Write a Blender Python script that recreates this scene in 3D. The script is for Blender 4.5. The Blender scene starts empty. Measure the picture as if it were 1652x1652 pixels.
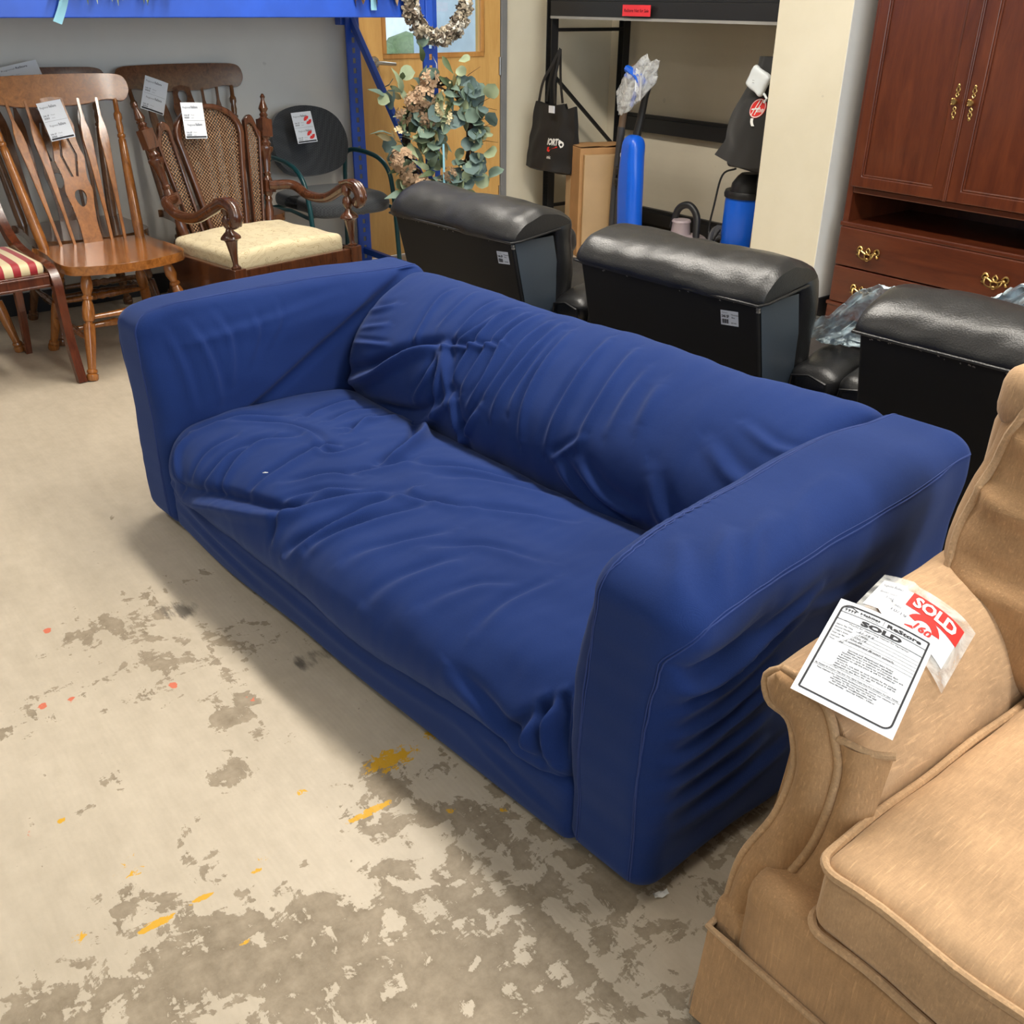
import bpy, bmesh, math, random
import numpy as np
from mathutils import Vector, Matrix, noise
R = math.radians
C = bpy.context.scene.collection
SC = bpy.context.scene
random.seed(7)

# ------------------------------------------------------------------ camera, world, lights, exposure
cam_d = bpy.data.cameras.new('camera'); cam = bpy.data.objects.new('camera', cam_d); C.objects.link(cam)
cam_d.sensor_width = 36; cam_d.lens = 34.34; cam_d.clip_start = .02
cam.matrix_world = Matrix.Translation((0, 0, 1.405)) @ (Matrix.Rotation(R(52), 4, 'Z') @ Matrix.Rotation(R(90-27.64), 4, 'X') @ Matrix.Rotation(R(.611), 4, 'Z'))
SC.camera = cam
w = bpy.data.worlds.new('world'); SC.world = w; w.use_nodes = True
w.node_tree.nodes['Background'].inputs[0].default_value = (.80, .92, 1, 1)
w.node_tree.nodes['Background'].inputs[1].default_value = 1.6
SC.view_settings.view_transform = 'Standard'; SC.view_settings.look = 'None'
SC.view_settings.gamma = 1; SC.view_settings.use_curve_mapping = False
SC.view_settings.exposure = -0.8

def area(name, loc, size, energy, color, target):
    d = bpy.data.lights.new(name, 'AREA'); d.shape = 'RECTANGLE'; d.size, d.size_y = size
    d.energy = energy; d.color = color
    o = bpy.data.objects.new(name, d); C.objects.link(o); o.location = loc
    v = Vector(target) - Vector(loc)
    o.rotation_euler = v.to_track_quat('-Z', 'Y').to_euler()
    return o
WARM = (1, .94, .84)
# rows of ceiling strip lights along the store, and daylight through the shopfront on the +x side
for i, (x, y, e) in enumerate([(-3.3, 2.15, 165), (-.8, 2.15, 150), (1.7, 2.15, 90), (-3.3, -.9, 45), (-.4, -.9, 16), (2.6, -.9, 20)]):
    o = area('strip_light', (x, y, 3.1), (2.2, .30), e, WARM, (x, y, 0))
    o.rotation_euler = (0, 0, 0)
for y in (-1.7, .9, 3.3):
    area('shopfront_daylight', (5.9, y, 1.75), (1.9, 2.5), 170, (.70, .85, 1), (0, y, 1.6))
area('side_daylight', (-2.5, -5.4, 1.9), (4.5, 2.2), 20, (.80, .90, 1), (.5, 0, 1.2))
area('outdoor_sun', (-11, 9, 10), (14, 14), 6000, (1, .98, .95), (-14, 9, 0))

# ------------------------------------------------------------------ helpers
def tag(o, label=None, cat=None, group=None, kind=None):
    if label: o['label'] = label
    if cat: o['category'] = cat
    if group: o['group'] = group
    if kind: o['kind'] = kind
    return o

def thing(name, label, cat, loc=(0, 0, 0), rz=0, group=None):
    o = bpy.data.objects.new(name, None); C.objects.link(o); o.empty_display_size = .1
    o.location = loc; o.rotation_euler = (0, 0, R(rz))
    return tag(o, label, cat, group)

class M:
    def __init__(s): s.v = []; s.f = []
    def add(s, vs, fs, T=None):
        n = len(s.v)
        for p in vs:
            p = Vector(p)
            s.v.append(tuple(T @ p) if T is not None else tuple(p))
        s.f += [tuple(n+i for i in f) for f in fs]
        return s
    def box(s, a, b, T=None):
        x0, y0, z0 = a; x1, y1, z1 = b
        return s.add([(x0,y0,z0),(x1,y0,z0),(x1,y1,z0),(x0,y1,z0),(x0,y0,z1),(x1,y0,z1),(x1,y1,z1),(x0,y1,z1)],
              [(0,3,2,1),(4,5,6,7),(0,1,5,4),(1,2,6,5),(2,3,7,6),(3,0,4,7)], T)
    def beam(s, p, q, w, h, up=(0, 0, 1)):
        p = Vector(p); q = Vector(q); d = (q-p); L = d.length; d.normalize()
        u = Vector(up).cross(d)
        if u.length < 1e-4: u = Vector((1, 0, 0)).cross(d)
        u.normalize(); n = d.cross(u)
        T = Matrix(((u.x, n.x, d.x, p.x), (u.y, n.y, d.y, p.y), (u.z, n.z, d.z, p.z), (0, 0, 0, 1)))
        return s.box((-w/2, -h/2, 0), (w/2, h/2, L), T)
    def lathe(s, prof, p, q, n=14):
        # prof: (t along 0..1, radius)
        p = Vector(p); q = Vector(q); d = q-p; L = d.length; dn = d.normalized()
        u = dn.orthogonal().normalized(); v = dn.cross(u)
        vs = []; fs = []
        for t, r in prof:
            for k in range(n):
                a = 2*math.pi*k/n
                vs.append(p+d*t+u*(r*math.cos(a))+v*(r*math.sin(a)))
        m = len(prof)
        for i in range(m-1):
            for k in range(n):
                fs.append((i*n+k, i*n+(k+1) % n, (i+1)*n+(k+1) % n, (i+1)*n+k))
        fs.append(tuple(range(n-1, -1, -1))); fs.append(tuple((m-1)*n+k for k in range(n)))
        return s.add(vs, fs)
    def tube(s, pts, r, n=10, closed=False, flat=1.0, upv=None):
        P = [Vector(p) for p in pts]; m = len(P)
        rr = r if isinstance(r, (list, tuple)) else [r]*m
        vs = []; fs = []; u = None
        for i in range(m):
            d = (P[(i+1) % m]-P[i-1]) if closed else (P[min(i+1, m-1)]-P[max(i-1, 0)])
            d.normalize()
            if upv is not None: u = Vector(upv)
            if u is None: u = d.orthogonal()
            u = (u-d*u.dot(d)).normalized(); v = d.cross(u)
            for k in range(n):
                a = 2*math.pi*k/n
                vs.append(P[i]+u*(rr[i]*math.cos(a)*flat)+v*(rr[i]*math.sin(a)))
        for i in range(m if closed else m-1):
            j = (i+1) % m
            for k in range(n):
                fs.append((i*n+k, i*n+(k+1) % n, j*n+(k+1) % n, j*n+k))
        if not closed:
            fs.append(tuple(range(n-1, -1, -1))); fs.append(tuple((m-1)*n+k for k in range(n)))
        return s.add(vs, fs)
    def plate(s, outer, holes, th, F):
        # flat plate with holes; F(a, b, t) -> 3D point
        bm = bmesh.new(); ed = []
        for loop in [outer]+list(holes):
            vs = [bm.verts.new((a, b, 0)) for a, b in loop]
            ed += [bm.edges.new((vs[i], vs[(i+1) % len(vs)])) for i in range(len(vs))]
        bmesh.ops.triangle_fill(bm, use_beauty=True, edges=ed)
        bm.verts.index_update()
        V = [(v.co.x, v.co.y) for v in bm.verts]; N = len(V)
        fs = []
        for f in bm.faces:
            ix = [v.index for v in f.verts]
            if f.normal.z < 0: ix = ix[::-1]
            fs.append(tuple(ix)); fs.append(tuple(N+i for i in ix[::-1]))
        k = 0
        for li, loop in enumerate([outer]+list(holes)):
            n = len(loop)
            for i in range(n):
                a, b = k+i, k+(i+1) % n
                fs.append((a, N+a, N+b, b))
            k += n
        bm.free()
        return s.add([F(a, b, th/2) for a, b in V]+[F(a, b, -th/2) for a, b in V], fs)
    def grid(s, nu, nv, fn):
        vs = [fn(i/nu, j/nv) for i in range(nu+1) for j in range(nv+1)]
        fs = [(i*(nv+1)+j, (i+1)*(nv+1)+j, (i+1)*(nv+1)+j+1, i*(nv+1)+j+1) for i in range(nu) for j in range(nv)]
        return s.add(vs, fs)
    def blob(s, c, r, n=10, sq=(1, 1, 1), T=None):
        vs = []; fs = []
        for i in range(n+1):
            th = math.pi*i/n
            for k in range(2*n):
                a = math.pi*k/n
                vs.append((c[0]+r*sq[0]*math.sin(th)*math.cos(a), c[1]+r*sq[1]*math.sin(th)*math.sin(a), c[2]+r*sq[2]*math.cos(th)))
        m = 2*n
        for i in range(n):
            for k in range(m):
                fs.append((i*m+k, (i+1)*m+k, (i+1)*m+(k+1) % m, i*m+(k+1) % m))
        return s.add(vs, fs, T)
    def build(s, name, mat, parent=None, smooth=40, bevel=0, seg=2, fix=True):
        me = bpy.data.meshes.new(name); me.from_pydata(s.v, [], s.f); me.validate()
        bm = bmesh.new(); bm.from_mesh(me)
        bmesh.ops.remove_doubles(bm, verts=bm.verts, dist=1e-6)
        if fix: bmesh.ops.recalc_face_normals(bm, faces=bm.faces)
        bm.to_mesh(me); bm.free()
        me.materials.append(mat)
        o = bpy.data.objects.new(name, me); C.objects.link(o)
        if parent is not None: o.parent = parent
        if smooth:
            me.shade_smooth(); me.set_sharp_from_angle(angle=R(smooth))
        if bevel:
            md = o.modifiers.new('bevel', 'BEVEL'); md.width = bevel; md.segments = seg; md.limit_method = 'ANGLE'; md.angle_limit = R(35)
        return o

def npbuild(name, V, F, mat, parent=None):
    me = bpy.data.meshes.new(name)
    me.vertices.add(len(V)); me.vertices.foreach_set('co', np.asarray(V, dtype=np.float32).ravel())
    F = np.asarray(F, dtype=np.int32)
    me.loops.add(F.size); me.loops.foreach_set('vertex_index', F.ravel())
    me.polygons.add(len(F)); me.polygons.foreach_set('loop_start', np.arange(0, F.size, 4, dtype=np.int32))
    me.update(calc_edges=True); me.validate(); me.materials.append(mat); me.shade_smooth()
    o = bpy.data.objects.new(name, me); C.objects.link(o)
    if parent is not None: o.parent = parent
    return o

def rbox(a, b, r, d=.02):
    # dense rounded box -> numpy verts, quads
    a = np.array(a, float); b = np.array(b, float); c = (a+b)/2; h = (b-a)/2
    r = min(r, h.min()*.98)
    n = [max(2, int(round(2*hh/d))) for hh in h]
    V = []; F = []
    for ax in range(3):
        i, j = (ax+1) % 3, (ax+2) % 3
        for sg in (-1, 1):
            gi, gj = np.meshgrid(np.linspace(-h[i], h[i], n[i]+1), np.linspace(-h[j], h[j], n[j]+1), indexing='ij')
            P = np.zeros((gi.size, 3)); P[:, i] = gi.ravel(); P[:, j] = gj.ravel(); P[:, ax] = sg*h[ax]
            base = sum(len(x) for x in V)
            V.append(P); k = n[j]+1
            I, J = np.meshgrid(np.arange(n[i]), np.arange(n[j]), indexing='ij')
            q = base+I.ravel()*k+J.ravel()
            f = np.stack([q, q+k, q+k+1, q+1], 1)
            F.append(f if sg > 0 else f[:, ::-1])
    V = np.vstack(V); F = np.vstack(F)
    key = np.round(V, 6); _, idx, inv = np.unique(key, axis=0, return_index=True, return_inverse=True)
    inv = inv.ravel(); V = V[idx]; F = inv[F]
    Q = np.clip(V, -(h-r), h-r); D = V-Q; L = np.linalg.norm(D, axis=1, keepdims=True)
    N = D/np.maximum(L, 1e-9)
    return Q+N*r+c, F, N

def vnoise(P, scale, seed=0.0):
    return np.array([noise.noise((p[0]*scale+seed, p[1]*scale+seed*1.7, p[2]*scale-seed)) for p in P])

def sm(x, a, b):
    t = np.clip((x-a)/(b-a), 0, 1); return t*t*(3-2*t)

def catmull(P, n=14):
    P = np.array(P, float); E = np.vstack([2*P[0]-P[1], P, 2*P[-1]-P[-2]]); Q = []
    for i in range(1, len(E)-2):
        p0, p1, p2, p3 = E[i-1:i+3]
        for t in np.linspace(0, 1, n, endpoint=False):
            Q.append(.5*((2*p1)+(-p0+p2)*t+(2*p0-5*p1+4*p2-p3)*t*t+(-p0+3*p1-3*p2+p3)*t**3))
    Q.append(P[-1]); return np.array(Q)

def resample(Q, d):
    s = np.r_[0, np.cumsum(np.linalg.norm(np.diff(Q, axis=0), axis=1))]
    n = max(2, int(s[-1]/d)); t = np.linspace(0, s[-1], n+1)
    return np.stack([np.interp(t, s, Q[:, k]) for k in range(Q.shape[1])], 1), t

def folds(U, V, L):
    # L: (polyline, height, width[, valley]) -> summed relief
    out = np.zeros_like(U)
    for f in L:
        pl, amp, wd = f[0], f[1]*1.45, f[2]*.80; val = f[3] if len(f) > 3 else .6
        Q = catmull(pl, 8) if len(pl) > 2 else np.array(pl, float)
        best = np.full(U.shape, 1e9); side = np.zeros_like(U); par = np.zeros_like(U)
        m = len(Q)-1
        for i in range(m):
            ax, ay = Q[i]; bx, by = Q[i+1]; dx, dy = bx-ax, by-ay; l2 = dx*dx+dy*dy+1e-12
            t = np.clip(((U-ax)*dx+(V-ay)*dy)/l2, 0, 1)
            ex = U-ax-t*dx; ey = V-ay-t*dy; dd = ex*ex+ey*ey
            k = dd < best
            best = np.where(k, dd, best); side = np.where(k, np.sign(dx*ey-dy*ex), side); par = np.where(k, (i+t)/m, par)
        d = np.sqrt(best); sd = d*side
        tap = np.sqrt(np.clip(np.sin(np.pi*np.clip(par, 0.02, .98)), 0, 1))
        out += amp*tap*(np.exp(-(d/wd)**2)-val*np.exp(-((sd-1.7*wd)/(1.1*wd))**2))
    return out

# ------------------------------------------------------------------ materials
MATS = {}
def nodes(name):
    m = bpy.data.materials.new(name); m.use_nodes = True
    nt = m.node_tree; return m, nt, nt.nodes['Principled BSDF'], nt.links
def setc(b, color, rough=.5, metal=0, coat=0, sheen=0, spec=.5):
    b.inputs['Base Color'].default_value = (*color, 1); b.inputs['Roughness'].default_value = rough
    b.inputs['Metallic'].default_value = metal; b.inputs['Coat Weight'].default_value = coat
    b.inputs['Coat Roughness'].default_value = .12
    b.inputs['Sheen Weight'].default_value = sheen; b.inputs['Specular IOR Level'].default_value = spec
def coords(nt, scale=(1, 1, 1), rot=(0, 0, 0), kind='Object'):
    t = nt.nodes.new('ShaderNodeTexCoord'); mp = nt.nodes.new('ShaderNodeMapping')
    mp.inputs['Scale'].default_value = scale; mp.inputs['Rotation'].default_value = rot
    nt.links.new(t.outputs[kind], mp.inputs['Vector']); return mp.outputs[0]
def ntex(nt, vec, scale, detail=3, rough=.5, dist=0):
    n = nt.nodes.new('ShaderNodeTexNoise'); n.inputs['Scale'].default_value = scale; n.inputs['Detail'].default_value = detail
    n.inputs['Roughness'].default_value = rough; n.inputs['Distortion'].default_value = dist
    nt.links.new(vec, n.inputs['Vector']); return n.outputs['Fac']
def ramp(nt, fac, stops, interp='LINEAR'):
    r = nt.nodes.new('ShaderNodeValToRGB'); r.color_ramp.interpolation = interp
    while len(r.color_ramp.elements) < len(stops): r.color_ramp.elements.new(.5)
    for e, (p, c) in zip(r.color_ramp.elements, stops):
        e.position = p; e.color = (*c, 1) if len(c) == 3 else c
    nt.links.new(fac, r.inputs[0]); return r.outputs[0]
def mixc(nt, fac, a, b):
    m = nt.nodes.new('ShaderNodeMix'); m.data_type = 'RGBA'
    for s, x in ((0, fac), (6, a), (7, b)):
        if isinstance(x, (int, float)): m.inputs[s].default_value = x
        elif isinstance(x, tuple): m.inputs[s].default_value = (*x, 1)
        else: nt.links.new(x, m.inputs[s])
    return m.outputs[2]
def mth(nt, op, a, b=0.0, c=None):
    m = nt.nodes.new('ShaderNodeMath'); m.operation = op
    for s, x in ((0, a), (1, b), (2, c)):
        if x is None: continue
        if isinstance(x, (int, float)): m.inputs[s].default_value = x
        else: nt.links.new(x, m.inputs[s])
    return m.outputs[0]
def bump(nt, b, h, strength=.2, dist=.002):
    n = nt.nodes.new('ShaderNodeBump'); n.inputs['Strength'].default_value = strength; n.inputs['Distance'].default_value = dist
    nt.links.new(h, n.inputs['Height']); nt.links.new(n.outputs[0], b.inputs['Normal'])

def plain(name, color, rough=.5, metal=0, coat=0, sheen=0, var=.08, vs=6, bmp=0, bs=300, spec=.5):
    if name in MATS: return MATS[name]
    m, nt, b, L = nodes(name); setc(b, color, rough, metal, coat, sheen, spec)
    v = coords(nt)
    f = ntex(nt, v, vs, 4)
    lo = tuple(c*(1-var) for c in color); hi = tuple(min(1, c*(1+var)) for c in color)
    L.new(ramp(nt, f, [(.3, lo), (.7, hi)]), b.inputs['Base Color'])
    if bmp: bump(nt, b, ntex(nt, v, bs, 2), bmp)
    MATS[name] = m; return m
def wood(name, dark, light, rough=.3, coat=.4, sc=(18, 18, 2.2), axis=None):
    m, nt, b, L = nodes(name); setc(b, light, rough, 0, coat)
    v = coords(nt, sc)
    f = ntex(nt, v, 2.2, 6, .6, .8)
    g = ntex(nt, coords(nt, tuple(s*6 for s in sc)), 3, 3)
    k = mth(nt, 'ADD', mth(nt, 'MULTIPLY', f, .8), mth(nt, 'MULTIPLY', g, .2))
    L.new(ramp(nt, k, [(.3, dark), (.68, light)]), b.inputs['Base Color'])
    bump(nt, b, g, .04)
    return m

OAK = wood('honey_oak', (.165, .050, .010), (.42, .155, .032), sc=(22, 22, 2.5), rough=.24, coat=.7)
OAK_FLAT = wood('honey_oak_flat', (.175, .056, .011), (.41, .150, .032), sc=(3, 22, 22), rough=.24, coat=.7)
DOAK = wood('dark_oak', (.070, .027, .010), (.205, .085, .032), sc=(22, 22, 2.5), rough=.22, coat=.6)
WALNUT = wood('walnut', (.034, .010, .0045), (.110, .036, .014), sc=(22, 22, 2.5), rough=.25, coat=.6)
CHERRY = wood('cherry', (.056, .0105, .0042), (.125, .029, .0095), sc=(9, 9, 1.2), rough=.32, coat=.25)
CHERRYH = wood('cherry_h', (.056, .0105, .0042), (.118, .027, .009), sc=(1.2, 9, 9), rough=.32, coat=.25)
MAHOG = wood('mahogany', (.045, .011, .005), (.14, .036, .014), rough=.25)
BIRCH = wood('birch_door', (.56, .30, .085), (.70, .42, .14), sc=(6, 6, .9), rough=.45, coat=.1)
BIRCH_TRIM = wood('birch_trim', (.40, .17, .04), (.58, .29, .08), sc=(6, 6, .9), rough=.45, coat=.1)
BLACK_METAL = plain('black_metal', (.012, .012, .013), .45)
BLUE_METAL = plain('blue_metal', (.018, .085, .52), .38, var=.12, bmp=.03, bs=60)
TEAL = plain('teal_metal', (.006, .055, .065), .3)
CHROME = plain('brushed_steel', (.45, .44, .42), .3, 1)
BRASS = plain('brass', (.58, .40, .15), .3, 1, var=.25, vs=80)
PAPER = plain('paper', (.68, .71, .77), .7, var=.02)
INK = plain('ink', (.02, .02, .025), .8)
INKG = plain('faint_ink', (.16, .17, .2), .8)
RED = plain('red_print', (.72, .025, .02), .6)
REDTAG = plain('red_card', (.80, .035, .05), .6)
BLACKPL = plain('black_plastic', (.014, .014, .015), .4)
GREYPL = plain('grey_plastic', (.045, .045, .05), .45)
BLUEPL = plain('blue_plastic', (.008, .12, .72), .28, var=.05)
WHITEPL = plain('white_plastic', (.72, .76, .78), .4)
MAUVE = plain('mauve_plastic', (.36, .29, .31), .4)
BAGCLOTH = plain('black_bag_cloth', (.013, .013, .013), .7, sheen=.2, bmp=.1, bs=40)
WHITE = plain('white_paint', (.8, .8, .78), .6)

def leather():
    m, nt, b, L = nodes('black_leather'); setc(b, (.012, .012, .013), .36, spec=.55)
    v = coords(nt); f = ntex(nt, v, 7, 4)
    L.new(ramp(nt, f, [(.3, (.30,)*3), (.7, (.42,)*3)]), b.inputs['Roughness'])
    vo = nt.nodes.new('ShaderNodeTexVoronoi'); vo.inputs['Scale'].default_value = 260; L.new(v, vo.inputs['Vector'])
    h = mth(nt, 'ADD', mth(nt, 'MULTIPLY', vo.outputs['Distance'], .35), mth(nt, 'MULTIPLY', ntex(nt, v, 22, 5), 1.2))
    bump(nt, b, h, .22, .004); return m
LEATHER = leather()
LEATHER_GLEAM = plain('black_leather_painted_gleam', (.040, .056, .078), .42, bmp=.06, bs=200, spec=.9)  # black leather with the blue window reflection painted into a lighter base colour
VINYL = plain('black_vinyl_back', (.0075, .0075, .008), .62, var=.1, spec=.3)
CHIP = plain('worn_edge', (.22, .20, .18), .8)

def navy():
    m, nt, b, L = nodes('navy_cotton'); setc(b, (.02, .05, .2), .88, sheen=.14, spec=.08)
    b.inputs['Sheen Tint'].default_value = (.55, .65, 1, 1); b.inputs['Sheen Roughness'].default_value = .5
    v = coords(nt)
    f = ntex(nt, v, 3, 4); g = ntex(nt, v, 420, 2)
    k = mth(nt, 'ADD', mth(nt, 'MULTIPLY', f, .6), mth(nt, 'MULTIPLY', g, .4))
    L.new(ramp(nt, k, [(.3, (.0095, .0245, .110)), (.7, (.0145, .036, .155))]), b.inputs['Base Color'])
    wv = nt.nodes.new('ShaderNodeTexWave'); wv.inputs['Scale'].default_value = 330; L.new(coords(nt, rot=(.6, .3, .785)), wv.inputs['Vector'])
    h = mth(nt, 'ADD', mth(nt, 'MULTIPLY', wv.outputs['Fac'], .3), mth(nt, 'ADD', mth(nt, 'MULTIPLY', g, .6), mth(nt, 'MULTIPLY', ntex(nt, v, 30, 3), 2.0)))
    bump(nt, b, h, .16, .0022); return m
NAVY = navy()
NAVY_SEAM = plain('navy_seam', (.013, .036, .170), .85, sheen=.05)

def velvet(name, col, fine, slub, cross, rib):
    m, nt, b, L = nodes(name); setc(b, col, .8, sheen=.35, spec=.2)
    b.inputs['Sheen Tint'].default_value = (1, .82, .62, 1); b.inputs['Sheen Roughness'].default_value = .45
    big = ntex(nt, coords(nt), 7, 5, .6)
    s1 = ntex(nt, coords(nt, slub), 1.0, 2); s2 = ntex(nt, coords(nt, cross), 1.0, 2); s3 = ntex(nt, coords(nt, rib), 1, 1); fz = ntex(nt, coords(nt), 420, 2)
    def thr(x, a, c):
        mr = nt.nodes.new('ShaderNodeMapRange'); L.new(x, mr.inputs[0]); mr.inputs[1].default_value = a; mr.inputs[2].default_value = c; return mr.outputs[0]
    st = mth(nt, 'MAXIMUM', thr(s1, .58, .72), mth(nt, 'MULTIPLY', thr(s2, .62, .76), .6))
    k = mth(nt, 'ADD', mth(nt, 'MULTIPLY', big, .62), mth(nt, 'ADD', mth(nt, 'MULTIPLY', st, .16), mth(nt, 'ADD', mth(nt, 'MULTIPLY', s3, .20), mth(nt, 'MULTIPLY', fz, .16))))
    L.new(ramp(nt, k, [(.30, tuple(c*.66 for c in col)), (.52, col), (.80, tuple(min(1, c*1.45) for c in col))]), b.inputs['Base Color'])
    bump(nt, b, mth(nt, 'ADD', s3, mth(nt, 'MULTIPLY', st, .6)), .25, .002); return m
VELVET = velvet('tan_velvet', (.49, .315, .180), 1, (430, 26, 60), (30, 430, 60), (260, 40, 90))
VELVET_V = velvet('tan_velvet_upright_shaded', (.43, .255, .128), 1, (330, 330, 22), (24, 24, 330), (270, 270, 30))  # same velvet, slubs run vertically; shade of the upright faces put into darker colour
PIPING = velvet('tan_piping', (.50, .325, .185), 1, (120, 120, 120), (90, 90, 90), (250, 250, 250))

def concrete():
    m, nt, b, L = nodes('worn_concrete'); setc(b, (.4, .35, .27), .55)
    v = coords(nt); sep = nt.nodes.new('ShaderNodeSeparateXYZ'); L.new(v, sep.inputs[0])
    X, Y = sep.outputs[0], sep.outputs[1]
    # old tan paint left of a former yellow line at x = -1.28, bare concrete right of it
    big = ntex(nt, v, 1.3, 5, .6); med = ntex(nt, v, 5.5, 6, .62, .3); fine = ntex(nt, v, 26, 5, .65); vf = ntex(nt, v, 160, 3)
    st = ntex(nt, coords(nt, (3.2, 14, 1), (0, 0, R(20))), 1.7, 5, .65)
    def mrange(x, a, c, lo=0, hi=1):
        mr = nt.nodes.new('ShaderNodeMapRange'); L.new(x, mr.inputs[0]); mr.inputs[1].default_value = a; mr.inputs[2].default_value = c; mr.inputs[3].default_value = lo; mr.inputs[4].default_value = hi; return mr.outputs[0]
    def spot(px, py, rx, ry, soft=.35):
        dx = mth(nt, 'MULTIPLY', mth(nt, 'SUBTRACT', X, px), 1/rx); dy = mth(nt, 'MULTIPLY', mth(nt, 'SUBTRACT', Y, py), 1/ry)
        d = mth(nt, 'SQRT', mth(nt, 'ADD', mth(nt, 'MULTIPLY', dx, dx), mth(nt, 'MULTIPLY', dy, dy)))
        mr = nt.nodes.new('ShaderNodeMapRange'); L.new(d, mr.inputs[0]); mr.inputs[1].default_value = 1; mr.inputs[2].default_value = 1-soft; return mr.outputs[0]
    blot = ntex(nt, coords(nt, (1.5, 1, 1), (0, 0, R(-15))), 13, 9, .68, .6); lump = ntex(nt, v, 3.1, 4, .6)
    sd = mrange(mth(nt, 'ADD', X, mth(nt, 'MULTIPLY', mth(nt, 'SUBTRACT', lump, .5), .30)), -1.45, -1.22)
    far = mrange(X, -3.4, -2.2)
    wear = mth(nt, 'ADD', mth(nt, 'MULTIPLY', st, .35), mth(nt, 'ADD', mth(nt, 'MULTIPLY', blot, .55), mth(nt, 'MULTIPLY', fine, .14)))
    wear = mth(nt, 'ADD', wear, mth(nt, 'MULTIPLY', mth(nt, 'SUBTRACT', lump, .5), .55))
    thr = mth(nt, 'ADD', .66, mth(nt, 'MULTIPLY', mth(nt, 'SUBTRACT', 1.0, far), .13))
    thr = mth(nt, 'SUBTRACT', thr, mth(nt, 'MAXIMUM', mth(nt, 'MULTIPLY', sd, .155), mth(nt, 'MULTIPLY', spot(-2.05, .62, .8, .6, .9), .115)))
    wf_ = mrange(mth(nt, 'SUBTRACT', wear, thr), -.006, .010)
    paint = ramp(nt, mth(nt, 'ADD', mth(nt, 'MULTIPLY', big, .55), mth(nt, 'ADD', mth(nt, 'MULTIPLY', st, .30), mth(nt, 'MULTIPLY', fine, .25))), [(.38, (.42, .355, .268)), (.68, (.58, .50, .392))])
    conc = ramp(nt, mth(nt, 'ADD', mth(nt, 'MULTIPLY', fine, .6), mth(nt, 'MULTIPLY', blot, .45)), [(.36, (.185, .143, .092)), (.66, (.35, .285, .205))])
    col = mixc(nt, wf_, paint, conc)
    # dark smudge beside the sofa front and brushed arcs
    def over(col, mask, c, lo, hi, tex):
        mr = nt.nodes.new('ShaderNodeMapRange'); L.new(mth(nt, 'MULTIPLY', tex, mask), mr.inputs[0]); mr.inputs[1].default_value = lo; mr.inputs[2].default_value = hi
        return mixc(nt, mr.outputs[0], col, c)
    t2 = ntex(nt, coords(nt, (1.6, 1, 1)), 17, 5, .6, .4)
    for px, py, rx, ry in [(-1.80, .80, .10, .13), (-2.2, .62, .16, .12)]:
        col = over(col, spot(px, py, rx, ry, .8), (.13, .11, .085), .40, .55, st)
    t3 = ntex(nt, coords(nt, (1.3, 1, 1)), 52, 7, .7, .8)
    for px, py, rx, ry, lo in [(-1.385, .765, .085, .16, 0.37), (-1.40, .885, .05, .06, 0.40), (-1.283, .66, .018, .10, 0.28), (-1.277, .235, .016, .065, 0.26), (-1.281, .315, .012, .045, 0.28),
                           (-1.19, .785, .035, .035, 0.44), (-1.41, .575, .04, .06, 0.46), (-1.30, .45, .05, .08, 0.51), (-1.62, .176, .018, .018, 0.34), (-1.42, .24, .14, .12, 0.54), (-1.15, .34, .014, .02, 0.34), (-1.13, .87, .03, .03, 0.46), (-1.28, .42, .014, .025, 0.34), (-1.33, .12, .06, .09, 0.52)]:
        col = over(col, spot(px, py, rx, ry, .9), (.66, .36, .018), lo, lo+.02, t3)
    for px, py in [(-1.98, .30), (-2.0, .24), (-1.62, .12), (-1.9, .5), (-1.75, .62), (-2.3, .33)]:
        col = over(col, spot(px, py, .04, .03, .8), (.62, .16, .09), .47, .5, t2)
    L.new(col, b.inputs['Base Color'])
    L.new(ramp(nt, wf_, [(0, (.5,)*3), (1, (.62,)*3)]), b.inputs['Roughness'])
    # trowel grooves in the paint
    wv = nt.nodes.new('ShaderNodeTexWave'); wv.wave_type = 'RINGS'; wv.inputs['Scale'].default_value = 28; wv.inputs['Distortion'].default_value = 3; wv.inputs['Detail'].default_value = 1; wv.inputs['Detail Scale'].default_value = .5
    mp = nt.nodes.new('ShaderNodeMapping'); mp.inputs['Location'].default_value = (1.9, -.4, 0); L.new(v, mp.inputs[0]); L.new(mp.outputs[0], wv.inputs['Vector'])
    h = mth(nt, 'ADD', mth(nt, 'MULTIPLY', wf_, -.9), mth(nt, 'ADD', mth(nt, 'MULTIPLY', vf, .35), mth(nt, 'MULTIPLY', wv.outputs['Fac'], .14)))
    bump(nt, b, h, .25, .002); return m
FLOOR = concrete()

def wallmat(name, a, bb, band=False):
    m, nt, b, L = nodes(name); setc(b, a, .6)
    v = coords(nt); f = ntex(nt, v, 2.2, 5, .6)
    c = ramp(nt, f, [(.35, a), (.7, bb)])
    if band:
        g = ntex(nt, coords(nt, (.3, .3, 9)), 2.0, 3)
        c = mixc(nt, mth(nt, 'MULTIPLY', g, .35), c, tuple(x*.8 for x in a))
    sp = ntex(nt, v, 13, 3, .5)
    mr = nt.nodes.new('ShaderNodeMapRange'); L.new(sp, mr.inputs[0]); mr.inputs[1].default_value = .735; mr.inputs[2].default_value = .76
    c = mixc(nt, mth(nt, 'MULTIPLY', mr.outputs[0], .35), c, tuple(x*.6 for x in a))
    L.new(c, b.inputs['Base Color']); bump(nt, b, ntex(nt, v, 120, 3), .05); return m
CREAM = wallmat('cream_wall', (.66, .60, .46), (.72, .66, .52))
GREYWALL = wallmat('grey_wall', (.62, .61, .585), (.67, .66, .63))
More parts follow.
